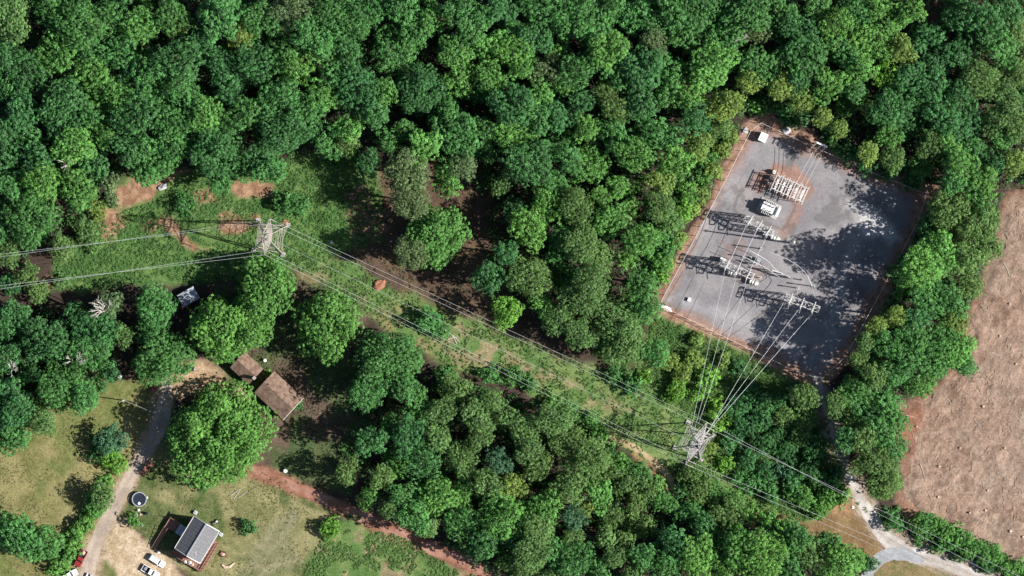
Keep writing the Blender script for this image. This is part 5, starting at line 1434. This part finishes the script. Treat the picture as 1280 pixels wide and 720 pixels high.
for i, (px, py, m, dd) in enumerate(((238, 703, 'white', (0.5, 0.4, 0.5)), (232, 702, 'lgrey', (0.4, 0.5, 0.4)), (241, 705, 'paleclay', (0.45, 0.35, 0.4)))):
    load(['white box on the lower deck under the eave', 'grey box left on the lower deck', 'tan box on the lower deck beside the white one'][i], px, py, 1.56, 'deck_box', 'box', M[m], dd, 20 + i)
# utility pole with a service wire
def utility_pole():
    t = thing('utility_pole', 'wooden utility pole with white lamp above the driveway', 'utility pole', W(155, 500.5), 0)
    MB().tube((0, 0, 0), (0, 0, 9.0), 0.17, 0.12, 8).build('pole', M['wood'], t)
    MB().box((0, 0, 8.5), (1.8, 0.14, 0.14), 0.5).build('crossarm', M['wood'], t)
    MB().lathe((0.3, 0.2, 8.0), [(0.24, 0), (0.3, 0.3), (0.1, 0.42)], 10).build('street_lamp', M['white'], t)
    for x in (-0.7, 0.7): insulator((x * 0.88, x * 0.48, 8.57), (x * 0.88, x * 0.48, 8.9), t, 0.09)
    return t
utility_pole()
wire('thin service wire from the utility pole across the driveway', [W(155, 500.5, 8.7), W(192, 516, 7.0), W(232, 505, 4.0)], 0.5, 0.025, None, 'service_wire')

# ------------------------------------------------------------------ dead trees, logs, stumps, debris
def snag(label, px, py, top, spread, seed, ang=None):
    t = thing('dead_tree', label, 'dead tree', W(px, py, top), 0); t.location.z = 0
    rng = random.Random(seed)
    mb = MB(); mb.path([(0, 0, 0), (0.2, 0.1, top * 0.5), (0.1, 0.2, top * 0.72)], [0.32, 0.24, 0.16], 6); mb.build('trunk', M['deadwood'], t)
    for k in range(9):
        a = rng.uniform(0, 6.28) if ang is None else ang + rng.gauss(0, 0.9)
        L = spread * rng.uniform(0.6, 1.1); mb = MB()
        p0 = Vector((0.1, 0.2, top * rng.uniform(0.5, 0.7))); p1 = p0 + Vector((math.cos(a) * L * 0.5, math.sin(a) * L * 0.5, top * 0.2)); p2 = p0 + Vector((math.cos(a + 0.3) * L, math.sin(a + 0.3) * L, top * 0.3 + rng.uniform(-0.5, 0.8)))
        mb.path([p0, p1, p2], [0.15, 0.11, 0.05], 5)
        for q in range(4):
            b = a + rng.uniform(-1.1, 1.1); s0 = p1.lerp(p2, rng.uniform(0, 0.8)); mb.path([s0, s0 + Vector((math.cos(b), math.sin(b), 0.3)) * L * 0.4], [0.08, 0.03], 4)
        mb.build('branch', M['deadwood'], t)
snag('bleached bare dead tree sticking out of the left wood, upper one', 127, 390, 16.5, 3.6, 3, 2.2)
snag('bleached bare dead tree sticking out of the left wood, lower one', 91, 454, 15.5, 3.2, 5, 1.0)
snag('grey bare dead tree at the top left forest edge', 81, 207, 16.5, 2.0, 6)
snag('pale bare dead tree in a dark forest gap near the right', 927, 50, 15.5, 2.0, 8)
snag('grey bare dead tree leaning in the shade left of the wood', 12, 463, 12.5, 2.6, 9, 0.6)
def log(label, a, b, r, group='logs and fallen branches', m='deadwood', z=None):
    A = W(*a); B = W(*b); z = r if z is None else z
    mb = MB(); mid = A.lerp(B, 0.5) + Vector((0.1, 0.15, 0.05))
    mb.path([A + Vector((0, 0, z)), mid + Vector((0, 0, z)), B + Vector((0, 0, z))], [r, r * 0.85, r * 0.6], 6)
    return props(mb.build('fallen_log', M[m]), label, 'log', group)
log('longest pale plank of the debris under the wires', (556, 412), (575, 428), 0.16)
log('short pale plank crossing the debris under the wires', (560, 424), (573, 421), 0.13)
log('pale plank lowest in the debris under the wires', (563, 417), (571, 430), 0.13)
boulder('dirt_heap', 'orange-red dirt heap under the wires between grass and shade', 'dirt heap', 474, 356.5, (1.9, 1.3, 1.0), M['clay'], 31, rz=0.5)
boulder('dirt_heap', 'small tan dirt heap at the upper left leg of the left pylon', 'dirt heap', 320, 271.5, (1.0, 0.9, 0.35), M['clay'], 32)
boulder('dirt_heap', 'small tan dirt heap at the upper right leg of the left pylon', 'dirt heap', 356, 278, (1.0, 0.7, 0.35), M['clay'], 33)
boulder('stone', 'small white stone on shaded grass right of the left pylon', 'stone', 414, 303, (0.4, 0.4, 0.4), M['white'], 34)
boulder('junk_pile', 'grey junk pile at the forest edge beside the clay patch', 'junk pile', 203, 234, (1.5, 0.8, 0.8), M['stone'], 35, rz=0.5)
boulder('stone', 'white marker stone where the gravel road leaves the brown grass', 'stone', 1066, 634, (0.4, 0.4, 0.45), M['white'], 36)
for i, (a, b) in enumerate((((288, 620), (302, 610)), ((292, 624), (300, 612)), ((298, 622), (310, 614)))):
    log(['left', 'middle', 'right'][i] + ' branch of the brush pile under the big round tree', a, b, 0.09)
# field: stumps, logs, scattered wood
FZ = 0.34
def stump(label, px, py, r, seed):
    t = thing('tree_stump', label, 'stump', W(px, py), seed * 0.7, 'stumps left on the bare field')
    rng = random.Random(seed); mb = MB(); n = 9
    secs = []
    for k, (f, z) in enumerate(((1.5, 0.2), (1.05, 0.55), (0.95, FZ + 0.55), (0.9, FZ + 0.62))):
        secs.append([(math.cos(2 * math.pi * i / n) * r * f * (1 + 0.14 * math.sin(i * 2.3 + seed)), math.sin(2 * math.pi * i / n) * r * f * (1 + 0.14 * math.cos(i * 1.7 + seed)), z) for i in range(n)])
    mb.loft(secs); mb.build('bole', M['clay'], t)
    MB().lathe((0, 0, FZ + 0.61), [(r * 0.86, 0), (r * 0.84, 0.05)], 10).build('cut_face', M['paleclay'], t)
    rt = MB()
    for k in range(5):
        a = k * 1.26 + rng.uniform(-0.3, 0.3); L = r * rng.uniform(2.0, 3.4)
        rt.path([(0, 0, FZ + 0.2), (math.cos(a) * L * 0.5, math.sin(a) * L * 0.5, FZ + 0.15), (math.cos(a) * L, math.sin(a) * L, FZ - 0.1)], [r * 0.35, r * 0.2, 0.04], 5)
    rt.build('roots', M['deadwood'], t)
ST = [(1229, 508, .55, 'pale stump near the top of the lower field'), (1174, 583, .5, 'stump left of centre in the lower field'), (1173, 621, .5, 'pale stump near the field hedge, left'), (1235, 613, .5, 'dark stump in the middle of the lower field'), (1263, 664, .6, 'stump near the lower right of the field'),
      (1232, 638, .5, 'pale stump below the middle of the lower field'), (1279, 671, .55, 'stump cut by the right edge low down'), (1200, 560, .4, 'small stump in the middle left of the field'), (1212, 641, .4, 'small stump above the field hedge'), (1256, 560, .45, 'stump at the right of the middle field'), (1250, 420, .45, 'stump in the upper field near the trees'), (1270, 455, .45, 'stump at the right edge of the upper field'), (1262, 380, .4, 'small stump high in the upper field'), (1146, 533, .4, 'stump on the red soil at the field tip')]
for i, (x, y, r, l) in enumerate(ST): stump(l, x, y, r * 0.68, i + 1)
LG = [((1132, 519), (1146, 523), 'long pale log on red soil at the field tip'), ((1220, 655), (1232, 640), 'leaning log beside the pale lower stump'), ((1183, 498), (1190, 507), 'short log near the top of the lower field'), ((1217, 524), (1226, 536), 'pale branch below the upper stump'), ((1249, 545), (1251, 553), 'upright pale stick in the middle field'), ((1150, 580), (1156, 600), 'dark branch along the left field edge'),
      ((1240, 440), (1252, 448), 'log in the upper field, left'), ((1262, 430), (1268, 444), 'log in the upper field, right'), ((1255, 330), (1262, 345), 'thin log near the field top'), ((1270, 520), (1278, 532), 'pale log at the right edge of the middle field'), ((1190, 605), (1204, 612), 'long branch left of the field centre'), ((1246, 590), (1262, 600), 'long branch right of the field centre')]
for i, (a, b, l) in enumerate(LG): log(l, a, b, 0.08, 'logs and branches lying on the bare field', 'deadwood', FZ + 0.25)
rngd = np.random.default_rng(99)
deb = MB(); n = 0
while n < 900:
    x = rngd.uniform(1105, 1320); y = rngd.uniform(230, 725)
    if sdist(np.array([x]), np.array([y]), FIELD)[0] < 8: continue
    if fbm(np.array([x]), np.array([y]), 303, 26, 3)[0] < rngd.uniform(0.3, 0.62): continue
    p = W(x, y); a = rngd.normal(0.9, 0.8); L = rngd.uniform(0.4, 2.2)
    z = float(field_relief(np.array([x]), np.array([y]), sdist(np.array([x]), np.array([y]), FIELD))[0]) + 0.1
    q = Vector((math.cos(a) * L, math.sin(a) * L, rngd.uniform(-0.05, 0.3)))
    deb.beam(p + Vector((0, 0, z)), p + q + Vector((0, 0, z)), rngd.uniform(0.05, 0.12), 0.04); n += 1
props(deb.build('slash_debris', mat('greyed_slash_wood', (0.36, 0.27, 0.21), 0.9, 0.4, 0.5)), 'scattered sticks and slash strewn over the bare brown field', 'debris', kind='stuff')
